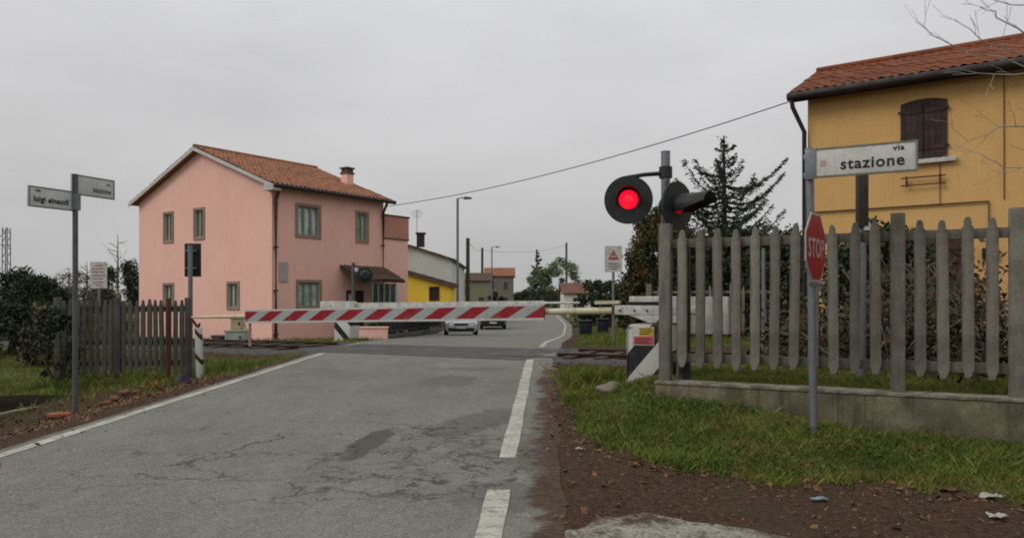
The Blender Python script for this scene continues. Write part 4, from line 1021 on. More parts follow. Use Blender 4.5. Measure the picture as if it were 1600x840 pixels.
signal_head(c0, (-.145, -.99, .015), .297, .118, m_lit, .17, m_visor, sg)
c1 = px(1059, 321, 9.25); signal_head(c1, (.655, -.755, -.02), .295, .105, m_lit2, .47, m_visor, sg)
sf = px(552, 440, 23.6); sfb = Vector((sf.x, sf.y, gz(sf.x, sf.y)))
s2 = thing('crossing_signal', 'far crossing signal with one dark round head before the pink house porch', 'signal', sfb, 'crossing signals')
mb = MB(); mb.tube([sfb, Vector((sf.x, sf.y, CZ + (HV-410)/F*23.6))], .055, 10); mb.build('pole', m_dkgrey, s2, smooth=True)
cf = px(570, 430, 23.5); mb = MB(); mb.tube([Vector((sf.x, sf.y, cf.z+.12)), cf + Vector((0, .1, .12))], .03, 8); mb.build('bracket', m_visor, s2, smooth=True)
signal_head(cf, (-.2, .97, 0), .25, .11, m_visor, .35, m_visor, s2)
mb = MB(); mb.box(px(557, 421, 23.45), .10, .04, .12); mb.build('reflector', m_wpaint, s2)

# ------------------------------------------------------------------ signs and posts
m_plate = surf('sign_plate', S('#c9c8c1'), S('#b3b1a6'), .6, 4, 40, .1, streak=S('#98957f'), amount=.7, stk=.4)
m_plate2 = surf('grey_sign_plate', S('#c2c4c2'), S('#b0b2b0'), .6, 4, 40, .1)
m_ink = surf('sign_ink', S('#222224'), S('#2d2d2f'), .7, 9, 60, 0)
m_border = surf('sign_border', S('#77776a'), S('#67675b'), .7, 6, 40, .1)
def name_plate(root, a, b, z0, z1, lines, plate_m, front, emblem=None, border=True):
    """plate from a to b (plan points), heights z0..z1, lettering on the side that front points to"""
    a, b = Vector((a[0], a[1], 0)), Vector((b[0], b[1], 0)); ex = (b-a).normalized(); l = (b-a).length; n = ex.cross(UP)
    if n.dot(front) < 0: n = -n
    mb = MB(); mb.obox(a + UP*z0, ex*l, n*-.03, UP*(z1-z0)); p = mb.build('name_plate', plate_m, root, bevel=.004)
    if border:
        mb = MB(); t = .018
        for (x0, x1, y0, y1) in ((0, l, z0, z0+t), (0, l, z1-t, z1), (0, t, z0+t, z1-t), (l-t, l, z0+t, z1-t)): mb.obox(a + ex*x0 + UP*y0, ex*(x1-x0), n*.004, UP*(y1-y0))
        mb.build('border', m_border, p)
    for (txt, x, z, size, al, bold, sq) in lines: text_obj('lettering', txt, size, m_ink, p, a + ex*x + UP*z + n*.001, ex, UP, n, al, bold, sq)
    if emblem: MB().obox(a + ex*emblem[0] + UP*emblem[1] + n*.001, ex*.05, n*.003, UP*.055).build('emblem', surf('faded_emblem', S('#b3999a'), S('#a58c8d'), .7, 9, 40, 0), p)
    return p
SPb = Vector((3.005, 7.52, gz(3.005, 7.52)))
st = thing('road_sign', 'grey pole carrying the stazione street name plate and a red STOP sign before the fence', 'sign', SPb)
zt = CZ + (HV-233)/F*7.5
mb = MB(); mb.tube([SPb - UP*.05, Vector((SPb.x-.045, SPb.y, zt))], .040, 14); mb.tube([Vector((SPb.x-.045, SPb.y, zt)), Vector((SPb.x-.045, SPb.y, zt+.012))], .043, 14); mb.build('pole', m_grey, st, smooth=True)
sa, sbp = (2.905, 7.47), (3.765, 7.00)
name_plate(st, sa, sbp, 2.795, 3.083, [('stazione', .868, 2.862, .150, 'RIGHT', .0034, .99), ('via', .868, 3.003, .072, 'RIGHT', .002, 1.1)], m_plate, Vector((0, -1, 0)), (.135, 2.905))
mb = MB()
for zq in (2.83, 3.01): mb.box((SPb.x-.043, SPb.y-.0, zq), .11, .11, .05, ex=FD)
mb.obox(Vector((2.899, 7.473, 2.785)), Vector((.09, -.049, 0)), Vector((-.49*.012, -.86*.012, 0)), UP*.30)
mb.build('clamp', m_grey, st, bevel=.004)
sn = Vector((.795, -.605, 0)).normalized(); sx_ = UP.cross(sn).normalized(); sc_ = px(1275, 386.5, 7.44)
def octo(r): return [(r*math.cos(math.radians(22.5+45*k_)), r*math.sin(math.radians(22.5+45*k_))) for k_ in range(8)]
Rs = .338/math.cos(math.radians(22.5))
mb = MB(); mb.prism(octo(Rs), sc_ - sn*.012, sx_, UP, sn*.012); sp_o = mb.build('stop_plate', surf('stop_white', S('#aaa6a0'), S('#97918a'), .6, 5, 40, .1), st)
m_stop = surf('stop_red', S('#9c2420'), S('#8a1c1c'), .55, 3, 40, .08, streak=S('#8f3c2c'))
MB().prism(octo(Rs*.93), sc_ + sn*.0005, sx_, UP, sn*.003).build('red_field', m_stop, sp_o)
text_obj('lettering', 'STOP', .262, surf('faded_white', S('#b2a09c'), S('#9c8583'), .7, 8, 50, 0), sp_o, sc_ + sn*.004 - UP*.095, sx_, UP, sn, 'CENTER', .004, .80)
mb = MB(); mb.obox(sc_ - sx_*.25 - UP*.385 - sn*.012, sx_*.5, sn*.012, UP*.04); mb.build('plate_bracket', m_grey, st)
mb = MB()
for zq in (-.18, .18): mb.box((SPb.x-.02, SPb.y, sc_.z+zq), .10, .10, .04, ex=sx_)
mb.build('clamp', m_grey, st)
# left street name signs
LB = Vector((-6.13, 10.6, gz(-6.13, 10.6)))
ls = thing('street_sign', 'slim grey pole with two grey street name plates at different heights, left of the road', 'sign', LB)
zt = CZ + (HV-272)/F*10.6
mb = MB(); mb.tube([LB - UP*.05, Vector((LB.x, LB.y, zt))], .036, 12); mb.build('pole', m_dkgrey, ls, smooth=True)
p_ = px(48, 300, 10.05); q_ = px(124, 300, 10.68)
z0, z1 = CZ + (HV-322.5)/F*10.05, CZ + (HV-290)/F*10.05
name_plate(ls, (p_.x, p_.y-.05), (q_.x, q_.y-.05), z0, z1, [('luigi einaudi', .07, z0+.075, .105, 'LEFT', .004, .87), ('via', .09, z1-.07, .055, 'LEFT', .002, 1.1)], m_plate2, Vector((1, -1, 0)))
p_ = px(112, 300, 10.55); q_ = px(179, 300, 11.18); z0, z1 = CZ + (HV-303)/F*10.55, CZ + (HV-271)/F*10.55
l_ = math.hypot(q_.x-p_.x, q_.y-p_.y)
name_plate(ls, (p_.x, p_.y), (q_.x, q_.y), z0, z1, [('stazione', l_-.06, z0+.07, .105, 'RIGHT', .002, .75), ('via', l_-.07, z1-.10, .055, 'RIGHT', .001, 1.0)], m_plate2, Vector((1, -1, 0)))
mb = MB(); mb.box((LB.x, LB.y, CZ+(HV-316)/F*10.6), .10, .10, .22); mb.build('clamp', m_grey, ls)
# crossing warning boards
def warn_board(name, label, u0, u1, v0, v1, vb, Y, style, group):
    um = (u0+u1)/2; b = px(um, vb, Y); b.z = gz(b.x, b.y); t = thing(name, label, 'sign', b, group)
    a, c_ = px(u0, v1, Y), px(u1, v0, Y)
    mb = MB(); mb.tube([b, Vector((b.x, b.y+.05, c_.z-.05))], .035, 8); mb.build('pole', m_grey, t, smooth=True)
    mb = MB(); mb.obox(a, X1*(c_.x-a.x), Vector((0, .015, 0)), UP*(c_.z-a.z)); pl = mb.build('board', m_wpaint, t)
    w, h = c_.x-a.x, c_.z-a.z
    red = surf('faded_red', S('#b0484a'), S('#9c3c40'), .7, 9, 40, 0)
    if style == 'triangle':
        tri = lambda s_, d: MB().prism([(-s_, -s_*.85), (s_, -s_*.85), (0, s_*.9)], a + X1*w/2 + UP*h*.66 - Vector((0, d, 0)), X1, UP, Vector((0, .002, 0)))
        tri(w*.33, .003).build('red_triangle', red, pl); tri(w*.17, .006).build('triangle_centre', m_wpaint, pl)
        mb = MB(); mb.obox(a + X1*w*.46 + UP*h*.60 - Vector((0, .009, 0)), X1*w*.08, Vector((0, .002, 0)), UP*h*.12); mb.build('triangle_mark', m_ink, pl)
        rows = ((.30, .6), (.20, .7), (.11, .5)); mm = surf('grey_ink', S('#77757a'), S('#66646a'), .7, 9, 40, 0)
    else:
        rows = ((.84, .5), (.72, .74), (.60, .74), (.46, .8), (.34, .6), (.2, .7), (.1, .4)); mm = surf('red_ink', S('#b57a80'), S('#a06a70'), .7, 9, 40, 0)
    mb = MB()
    for zq, ww in rows: mb.obox(a + X1*w*(1-ww)/2 + UP*h*zq - Vector((0, .003, 0)), X1*w*ww, Vector((0, .002, 0)), UP*h*.045)
    mb.build('lettering', mm, pl)
    return t
warn_board('warning_sign', 'small white board with a red triangle on a thin pole right of the tracks', 945, 972, 384, 425, 540, 19.6, 'triangle', 'warning boards by the tracks')
warn_board('warning_sign', 'small white board with faded red lettering behind the dark picket fence', 141, 167, 409, 450, 545, 19.0, 'text', 'warning boards by the tracks')
# signal panel seen from behind
b = px(297.5, 500, 14.35); b.z = gz(b.x, b.y)
tp = thing('signal_panel', 'black upright signal panel seen from behind on a grey pole beside the dark fence', 'signal', b)
mb = MB(); mb.tube([b, Vector((b.x, b.y, CZ + (HV-383)/F*14.35))], .042, 12); mb.build('pole', m_grey, tp, smooth=True)
a, c_ = px(288, 432, 14.5), px(313, 380, 14.5); mb = MB(); mb.obox(a, X1*(c_.x-a.x), Vector((0, .05, 0)), UP*(c_.z-a.z)); mb.build('panel', m_black, tp, bevel=.01)
mb = MB()
for zq in (.15, .48): mb.obox(a + UP*zq + Vector((.02, -.045, 0)), X1*.22, Vector((0, .044, 0)), UP*.03)
mb.build('clamp', m_grey, tp)
# trackside boxes left
def cabinet(name, label, u0, u1, v0, v1, Y, depth, m, cat='cabinet', lid=True, legs=0.0, toz=None):
    a, c_ = px(u0, v1, Y), px(u1, v0, Y)
    if toz is not None: a.z = toz
    w, h = c_.x-a.x, c_.z-a.z; t = thing(name, label, cat, a)
    mb = MB(); mb.obox(a, X1*w, Vector((0, depth, 0)), UP*(h-.04)); mb.build('body', m, t, bevel=.01)
    mb = MB(); mb.obox(a + Vector((-.03, -.03, h-.04)), X1*(w+.06), Vector((0, depth+.06, 0)), UP*.05); mb.build('lid', m, t, bevel=.01)
    mb = MB(); mb.obox(a + Vector((w*.08, -.012, h*.1)), X1*w*.84, Vector((0, .012, 0)), UP*h*.7); dd = mb.build('door', m, t)
    MB().obox(a + Vector((w*.75, -.03, h*.4)), X1*.05, Vector((0, .018, 0)), UP*.1).build('handle', m_black, dd)
    return t
m_cab = surf('grey_cabinet', S('#a5a7a0'), S('#90928c'), .6, 4, 40, .1, streak=S('#77776e'))
cabinet('trackside_cabinet', 'light grey trackside box at the foot of the pink house', 351, 382, 516, 536, 24.5, .6, m_cab, toz=gz(-9.0, 24.5)-.02)
cabinet('trackside_cabinet', 'small dark box on the ground left of the light grey trackside box', 330, 348, 524, 536, 24.5, .4, m_dkgrey, toz=gz(-9.5, 24.5)-.02)
gc = CZ + (HV-516)/F*24.5 + .012
cabinet('meter_cabinet', 'narrow cream cabinet standing on top of the light grey trackside box', 360, 377, 496, 516, 24.62, .3, surf('cream_cabinet', S('#b9a983'), S('#a59672'), .7, 4, 40, .1, streak=S('#8f8364')), toz=gc)
m_bin = surf('dark_blue_plastic', S('#22272f'), S('#1b1f26'), .5, 3, 30, .05)
for (u0, u1, lab) in ((905, 926, 'dark blue bin standing left, beyond the tracks under the barrier arm'), (934, 952, 'dark bin just left of the triangle board pole, right of another bin')):
    a = px(u0, 518, 34); w = (u1-u0)/F*34; zb = gz(a.x, 34); t = thing('waste_bin', lab, 'bin', (a.x + w/2, 34.3, zb), 'dark bins beyond the tracks')
    mb = MB(); mb.prism([(.04, .06), (w-.04, .06), (w, .62), (0, .62)], Vector((a.x, 34, zb)), X1, UP, Vector((0, .6, 0))); mb.build('body', m_bin, t, bevel=.01)
    mb = MB(); mb.obox((a.x-.02, 33.96, zb+.625), X1*(w+.04), Vector((0, .68, 0)), Vector((0, 0, .07))); mb.build('lid', m_bin, t, bevel=.02)
    for xx in (a.x+.08, a.x+w-.08): MB().tube([(xx-.03, 34.1, zb+.07), (xx+.03, 34.1, zb+.07)], .07, 10).build('wheel', m_black, t, smooth=True)
# posts behind the fence
def plain_post(name, label, u, vt, Y, r, m, cat='post', z0=None, extra=None, group=None):
    b = px(u, 500, Y); b.z = gz(b.x, b.y) if z0 is None else z0
    zt_ = CZ + (HV-vt)/F*Y
    t = thing(name, label, cat, b, group); mb = MB()
    mb.tube([b - UP*.05, Vector((b.x, b.y, zt_))], [r*1.05, r*.92], 12); mb.build('pole', m, t, smooth=True)
    if extra: extra(t, b, zt_)
    return t
def dark_top(t, b, zt_):
    mb = MB(); mb.box((b.x-.03, b.y-.08, zt_-.30), .13, .10, .72); mb.build('top_box', surf('dark_brown_steel', S('#3b332b'), S('#2b2620'), .7, 5, 40, .2), t, bevel=.008)
    mb = MB(); mb.box((b.x+.02, b.y-.10, zt_-.66), .07, .05, .10); mb.build('fitting', m_wpaint, t)
plain_post('steel_post', 'grey steel post with a dark box at its top behind the fence and stazione plate', 1346, 276, 9.9, .06, m_grey, extra=dark_top)
plain_post('steel_post', 'thin pale grey pole standing on the grass behind the pickets, before the dark hedges', 1193, 388, 14.5, .036, m_grey)
plain_post('steel_post', 'short thin grey tube just behind the first fence post', 1060, 462, 8.98, .022, m_grey)
# lamps, utility poles, mast
def lamp_arm(reach, s_=1):
    def f(t, b, z):
        mb = MB(); mb.tube([Vector((b.x, b.y, z-.05)), Vector((b.x + .3*reach, b.y, z+.06)), Vector((b.x+reach*.8, b.y, z+.05))], .04, 8); mb.build('arm', m_grey, t, smooth=True)
        mb = MB(); mb.prism([(0, 0), (.62*s_, .04), (.62*s_, .16), (.1, .22), (0, .16)], Vector((b.x+reach*.62, b.y-.12, z-.08)), X1, UP, Vector((0, .24, 0))); mb.build('lamp_head', m_dkgrey, t, bevel=.02)
    return f
plain_post('street_lamp', 'tall slim street lamp rising in front of the white house roof', 715, 310, 58, .10, m_grey, 'street lamp', -.3, lamp_arm(.75), 'street lamps')
plain_post('street_lamp', 'smaller pale street lamp far off above the orange roof', 768.5, 386, 112, .10, m_grey, 'street lamp', -.3, lamp_arm(.9), 'street lamps')
m_dpole = surf('dark_pole_wood', S('#4a4641'), S('#3a3733'), .9, 3, 40, .3)
plain_post('utility_pole', 'dark utility pole right of the tall street lamp', 731, 372, 72, .19, m_dpole, 'utility pole', -.3, None, 'utility poles')
plain_post('utility_pole', 'thinner grey pole rising behind the olive house', 753.5, 387, 132, .22, m_dpole, 'utility pole', -.3, None, 'utility poles')
plain_post('utility_pole', 'grey pole standing up behind the pale green roadside tree', 885, 379, 160, .24, m_dkgrey, 'utility pole', -.3, None, 'utility poles')
lm = px(10, 500, 44); lm.z = -.1; ms = thing('lattice_mast', 'pale steel lattice mast above the dark bushes at the left edge', 'mast', lm)
mb = MB(); hm = 5.9
for (dx, dy) in ((-.17, -.17), (.17, -.17), (.17, .17), (-.17, .17)): mb.tube([lm + Vector((dx, dy, 0)), lm + Vector((dx*.8, dy*.8, hm))], .028, 5)
for k_ in range(13):
    z0, z1 = k_*hm/13, (k_+1)*hm/13; s_ = 1 if k_ % 2 else -1
    for (dx, dy) in ((1, 0), (-1, 0)): mb.tube([lm + Vector((.16*dx, -.16*s_, z0)), lm + Vector((.16*dx, .16*s_, z1))], .014, 4)
    for dy in (1, -1): mb.tube([lm + Vector((-.16*s_, .16*dy, z0)), lm + Vector((.16*s_, .16*dy, z1))], .014, 4)
mb.build('lattice', m_grey, ms)
mb = MB(); mb.tube([lm + Vector((-.9, 0, hm-1.0)), lm + Vector((.2, 0, hm-1.0))], .03, 6); mb.tube([lm + Vector((-.9, 0, hm-1.0)), lm + Vector((0, 0, hm-.2))], .02, 6); mb.build('bracket', m_grey, ms)
# overhead cable
def cable(name, label, a, b, sag, r, m):
    a, b = Vector(a), Vector(b); pts = [a.lerp(b, t) - UP*sag*4*t*(1-t) for t in np.linspace(0, 1, 40)]
    o = MB().tube(pts, r, 5).build(name, m, None, smooth=True, loc=a); tag(o, label, 'cable')
cable('overhead_cable', 'thin faint wire between the two utility poles left of the far trees', px(731, 376, 72), px(753, 390, 132), .5, .02, m_grey)
cable('overhead_cable', 'thin faint wire running over the orange roof to the pole behind the pale trees', px(753, 390, 132), px(885, 383, 160), .9, .025, m_grey)
cable('overhead_cable', 'dark overhead cable slung from the pink house eave to the ochre house roof', px(606, 322, 34.0), px(1240, 157, 19.3), .34, .015, m_gutter)

# ------------------------------------------------------------------ cars
m_tyre = surf('tyre_rubber', S('#1c1c1d'), S('#141415'), .85, 8, 60, .1)
m_rim = surf('wheel_rim', S('#8d9093'), S('#75787b'), .4, 8, 60, 0, metal=.6)
m_cglass = glass_mat('car_glass', S('#2a3033'), S('#15191b'))
m_plas = surf('black_plastic', S('#202122'), S('#181819'), .6, 6, 40, .05)
m_lampg = surf('headlamp_glass', S('#b9bdbf'), S('#8d9194'), .15, 9, 30, 0, spec=.6)
def car(label, pos, yaw, paint, group):
    t = thing('parked_car', label, 'car', pos, group); t.rotation_euler = (0, 0, yaw)
    p0 = Vector(pos)                          # built with its nose towards -y, then turned
    def body(st, rng):
        V = []; Fs = []; k_ = None
        for s_ in st: r_ = rng(*s_); k_ = len(r_); V += [p0 + Vector(q) for q in r_]
        for i in range(len(st)-1):
            for j in range(k_): Fs.append((i*k_+j, i*k_+(j+1) % k_, (i+1)*k_+(j+1) % k_, (i+1)*k_+j))
        Fs += [tuple(range(k_))[::-1], tuple((len(st)-1)*k_+j for j in range(k_))]
        return MB().add(V, Fs)
    low = [(-2.0, .60, .62), (-1.93, .74, .68), (-1.7, .80, .75), (-1.0, .83, .90), (0, .835, .93), (1.5, .83, .95), (1.85, .79, .95), (1.97, .68, .90)]
    rl = lambda y, h, z: [(-h*.86, y, .20), (-h, y, .34), (-h*1.0, y, .60), (-h*.96, y, z-.05), (-h*.86, y, z), (0, y, z+.03), (h*.86, y, z), (h*.96, y, z-.05), (h, y, .60), (h, y, .34), (h*.86, y, .20)]
    body(low, rl).build('body', paint, t, smooth=True)
    cab = [(-1.02, .74, .72, .91), (-.25, .70, .58, 1.36), (.3, .72, .59, 1.40), (1.15, .72, .59, 1.38), (1.78, .72, .60, .95)]
    body(cab, lambda y, a, b, z: [(-a, y, .88), (-a*.985, y, max(.90, .90+(z-.90)*.1)), (-b, y, z-.02), (0, y, z), (b, y, z-.02), (a*.985, y, max(.90, .90+(z-.90)*.1)), (a, y, .88)]).build('windows', m_cglass, t, smooth=True)
    rf = [(-.32, .585, 1.345), (-.2, .60, 1.385), (.3, .605, 1.42), (1.15, .605, 1.40), (1.28, .59, 1.36)]
    body(rf, lambda y, b, z: [(-b, y, z-.04), (-b*.96, y, z), (0, y, z+.02), (b*.96, y, z), (b, y, z-.04)]).build('roof', paint, t, smooth=True)
    mb = MB()
    for s_ in (-1, 1):
        mb.tube([p0 + Vector((s_*.73, -1.0, .91)), p0 + Vector((s_*.595, -.26, 1.37))], .035, 6); mb.tube([p0 + Vector((s_*.60, 1.2, 1.37)), p0 + Vector((s_*.73, 1.74, .95))], .06, 6)
        mb.tube([p0 + Vector((s_*.72, .3, .92)), p0 + Vector((s_*.60, .34, 1.39))], .035, 6)
    mb.build('pillars', paint, t, smooth=True)
    for s_ in (-1, 1):
        for y in (-1.25, 1.2):
            c_ = p0 + Vector((s_*.74, y, .30))
            w = MB(); w.tube([c_ - X1*s_*.10, c_ - X1*s_*.08, c_ + X1*s_*.075, c_ + X1*s_*.095], [.27, .30, .30, .27], 24); tw = w.build('wheel', m_tyre, t, smooth=True)
            w = MB(); w.tube([c_ + X1*s_*.08, c_ + X1*s_*.10, c_ + X1*s_*.102], [.19, .185, .06], 20); w.build('rim', m_rim, tw, smooth=True)
        hl = MB(); hl.prism([(-.15, -.07), (.13, -.05), (.15, .07), (-.13, .08)] if s_ > 0 else [(-.13, -.05), (.15, -.07), (.13, .08), (-.15, .07)], p0 + Vector((s_*.53, -1.97, .62)), X1, UP, Vector((0, .12, 0))); hl.build('headlight', m_lampg, t, bevel=.01)
        mr = MB(); mr.box(p0 + Vector((s_*.86, -.72, 1.0)), .16, .09, .11); mr.build('mirror', paint, t, bevel=.02)
    mb = MB(); mb.prism([(-.32, -.05), (.32, -.05), (.36, .05), (-.36, .05)], p0 + Vector((0, -2.03, .60)), X1, UP, Vector((0, .08, 0))); mb.build('grille', m_plas, t)
    mb = MB(); mb.prism([(-.62, 0), (.62, 0), (.66, .16), (-.66, .16)], p0 + Vector((0, -2.035, .26)), X1, UP, Vector((0, .15, 0))); mb.build('bumper', m_plas, t, bevel=.02)
    mb = MB(); mb.box(p0 + Vector((0, -2.05, .44)), .46, .02, .10); mb.build('number_plate', m_wpaint, t)
    return t
def paint_mat(name, col, metal):
    m, N, L, P = new_mat(name); P.inputs['Base Color'].default_value = (*col, 1); P.inputs['Metallic'].default_value = metal; P.inputs['Roughness'].default_value = .3
    P.inputs['Coat Weight'].default_value = .4; return m
car('silver white small car parked on the left behind the barrier board, seen from its front', (-2.66, 39.0, float(zr(39.0))), math.radians(5), paint_mat('silver_paint', S('#b9bcc0'), .25), 'cars on the street beyond the crossing')
car('dark car farther down the street behind the silver one', (-1.27, 50.0, -.3), math.radians(2), paint_mat('dark_paint', S('#1f2124'), .2), 'cars on the street beyond the crossing')

# ------------------------------------------------------------------ trees and shrubs
m_bark = surf('bark', S('#4d453b'), S('#37312a'), .95, 6, 40, .6, .02)
m_palebark = surf('pale_bark', S('#8a897c'), S('#6a685a'), .95, 6, 40, .5, .01)
m_cedar = leafy('cedar_needles', S('#272d27'), S('#4d5749'))
m_ever = leafy('evergreen_leaves', S('#1a2116'), S('#38432a'))
m_brownev = leafy('brownish_evergreen', S('#2f301a'), S('#57552f'), S('#64482c'), .9)
m_pale = leafy('pale_spring_leaves', S('#4f5a3e'), S('#7f8a66'), None, .5)
m_pinef = leafy('far_pine_needles', S('#3a423a'), S('#555e52'))
m_drygr = leafy('greyish_shrub_leaves', S('#3b382c'), S('#5e5743'), S('#4a4a30'), .8)
m_dry = leafy('dry_brown_leaves', S('#33281c'), S('#5d4a33'), S('#3f4024'), 1.2)
m_hedge = leafy('hedge_leaves', S('#212a1d'), S('#3e4a32'))
def grow(mb, p, d, l, r, depth, tips, bend=.25, split=3, ang=.7, shrink=.68, up=.0, sides=5):
    pts = [p]; rr = [r]; q = Vector(p); dd = Vector(d).normalized()
    for k_ in range(4):
        dd = (dd + Vector((random.gauss(0, bend), random.gauss(0, bend), random.gauss(0, bend) + up))*.5).normalized()
        q = q + dd*l/4; pts.append(q.copy()); rr.append(max(r*(1-.11*(k_+1)), .003))
    mb.tube(pts, rr, sides if r > .02 else 4, cap=depth <= 0)
    if depth <= 0: tips.append((q, dd)); return
    for k_ in range(split):
        at = random.choice(pts[2:]) if k_ else pts[-1]
        a = dd.cross(Vector((random.gauss(0, 1), random.gauss(0, 1), random.gauss(0, 1)))).normalized()
        nd = (dd*math.cos(ang*random.uniform(.5, 1.1)) + a*math.sin(ang*random.uniform(.5, 1.1))).normalized()
        grow(mb, at, nd, l*shrink*random.uniform(.8, 1.15), rr[-1]*.75 if k_ == 0 else r*.5, depth-1, tips, bend, split, ang, shrink, up, sides)
def shrub(name, label, cat, x, y, w, d, h, n, leaf, mat, clumps=26, group=None, bare=0, cone=0.0, z=None, low=.08, clump_r=.22, bark=None):
    """crown of leaf faces in clumps over a few stems; cone 0 = round top, 1 = pointed"""
    z = gz(x, y) if z is None else z; t = thing(name, label, cat, (x, y, z), group)
    mb = MB(); tips = []
    for k_ in range(4):
        a_ = random.uniform(0, 6.28); s_ = Vector((x + math.cos(a_)*w*.12, y + math.sin(a_)*d*.12, z-.05))
        grow(mb, s_, Vector((math.cos(a_)*.25, math.sin(a_)*.25, 1)), h*(.36 - .1*(cone > 0)), .02 + .012*h, 2, tips, .2, 3, .5, .6)
    mb.build('stems', bark or m_bark, t, smooth=True)
    u = RNG.random(clumps); th = RNG.random(clumps)*2*np.pi
    zz_ = low + (1-low)*u**.85; prof = np.where(zz_ < .35, .75 + .7*zz_*(1-cone*.3), 1.0)*((1-cone)*np.sqrt(np.clip(1-((zz_-.35)/.66).clip(0)**2.2, 0, 1)) + cone*np.clip(1.05-zz_, 0, 1))
    rad = np.sqrt(RNG.random(clumps))*.35 + .62
    C = np.stack([x + np.cos(th)*rad*prof*w/2, y + np.sin(th)*rad*prof*d/2, z + zz_*h*RNG.uniform(.9, 1.0, clumps)], 1)
    which = RNG.integers(0, clumps, n); sz = RNG.uniform(.6, 1.35, clumps)[which]
    pts = C[which] + unit(RNG.normal(size=(n, 3)))*(RNG.random(n)**.6*clump_r*sz*min(w, h))[:, None]*np.array([1, 1, .8])
    pts[:, 2] = np.maximum(pts[:, 2], z + .03)
    cl = RNG.random(clumps)
    np_mesh('crown', leaves(pts, leaf, leaf*.55, .1), 4, mat, t, np.clip(cl[which]*.6 + RNG.random(n)*.4, 0, 1))
    return t
# tall sparse cedar behind the signal
def conifer(name, label, x, y, h, R, mat, whorls, nl, leaf, group=None, base=.12, droop=.1, z=None, sparse_top=.0, shoulder=1.0, rise=.34):
    z = gz(x, y) if z is None else z; t = thing(name, label, 'tree', (x, y, z), group)
    mb = MB(); mb.tube([(x, y, z-.1), (x+.03*h*.1, y, z+h*.5), (x, y, z+h)], [.026*h, .016*h, .004*h], 8)
    pts = []; dirs = []
    for i in range(whorls):
        f = base + (1-base)*(i + random.uniform(-.3, .3))/whorls; f = min(f, .985)
        L_ = R*min(1.0, (1-f)*shoulder if shoulder > 1 else (1-f)**.72)*random.uniform(.62, 1.12)
        for k_ in range(random.choice((3, 4, 4, 5) if f < .65 else (2, 3, 4))):
            if f > .75 and random.random() < sparse_top: L_k = L_*.55
            else: L_k = L_*random.uniform(.6, 1.15)
            a_ = random.uniform(0, 6.28); d = Vector((math.cos(a_), math.sin(a_), 0)); s_ = Vector((x, y, z+h*f)); rs_ = rise*random.uniform(.4, 1.3)
            bp = [s_ + d*L_k*u + UP*(L_k*(-droop*math.sin(u*3.1)*1.2 + rs_*u*u)) for u in np.linspace(0, 1, 6)]
            mb.tube(bp, [max(.012, .02*L_k*(1-u)+.010) for u in np.linspace(0, 1, 6)], 4, False)
            m_ = int(nl*L_k/R)
            for q in range(m_):
                u = random.uniform(.15, 1.02)**.75; i0 = min(int(u*5), 4); p = bp[i0].lerp(bp[i0+1], u*5-i0)
                side = random.gauss(0, .5)*.24*L_k*(1-.6*u); pts.append(p + Vector((-d.y, d.x, 0))*side + UP*(random.gauss(0, .035) - abs(side)*.35)); dirs.append(d + Vector((-d.y, d.x, 0))*side*2.5/L_k + UP*random.uniform(-.5, .3))
    for q in range(int(nl*1.0)):
        f = random.uniform(.55, 1.0); w_ = .10 + .25*(1-f); pts.append(Vector((x + random.gauss(0, w_), y + random.gauss(0, w_), z+h*f))); dirs.append(Vector((random.gauss(0, .6), random.gauss(0, .6), .7)))
    mb.build('trunk', m_bark, t, smooth=True)
    np_mesh('crown', leaves(np.array([tuple(p) for p in pts]), leaf, leaf*.30, 0, np.array([tuple(d) for d in dirs]), .55), 4, mat, t)
    return t
cx = px(1131, 400, 33); conifer('cedar_tree', 'tall sparse dark cedar with bare spire behind the crossing signal', cx.x, 33, (468-208)/F*33 + 1.35, 2.85, m_cedar, 33, 185, .19, base=.16, sparse_top=.4, shoulder=3.0, rise=.42)
cx = px(1038, 400, 29); shrub('cypress_tree', 'dense brownish green conical tree behind the crossing signal pole', 'tree', cx.x, 29.5, 3.3, 3.0, (468-318)/F*29+1.3, 34000, .15, m_brownev, 210, cone=.34, clump_r=.13)
for i, (u, v, Y, w, lab, mt) in enumerate([
        (1090, 362, 27.5, 3.4, 'dark evergreen bush just right of the crossing signal, seen between the first pickets', m_ever),
        (1160, 360, 26.0, 3.2, 'dark evergreen bush below the tall cedar, seen through the pickets', m_ever),
        (1228, 366, 24.0, 3.0, 'very dark rounded bush behind the STOP sign, seen through the pickets', m_hedge),
        (1300, 362, 21.0, 2.6, 'dark green bush against the left corner of the ochre house', m_hedge),
        (1378, 356, 16.2, 2.2, 'dark ivy green bush below the shuttered upper window of the ochre house', m_hedge),
        (1010, 446, 40, 3.0, 'low dark bush behind the triangle board, beyond the tracks', m_ever)]):
    c_ = px(u, v, Y); shrub('evergreen_bush', lab, 'bush', c_.x, Y, w, w*.8, c_.z - gz(c_.x, Y), 15000, .14, mt, 90, 'dark bushes behind the fence', clump_r=.17)
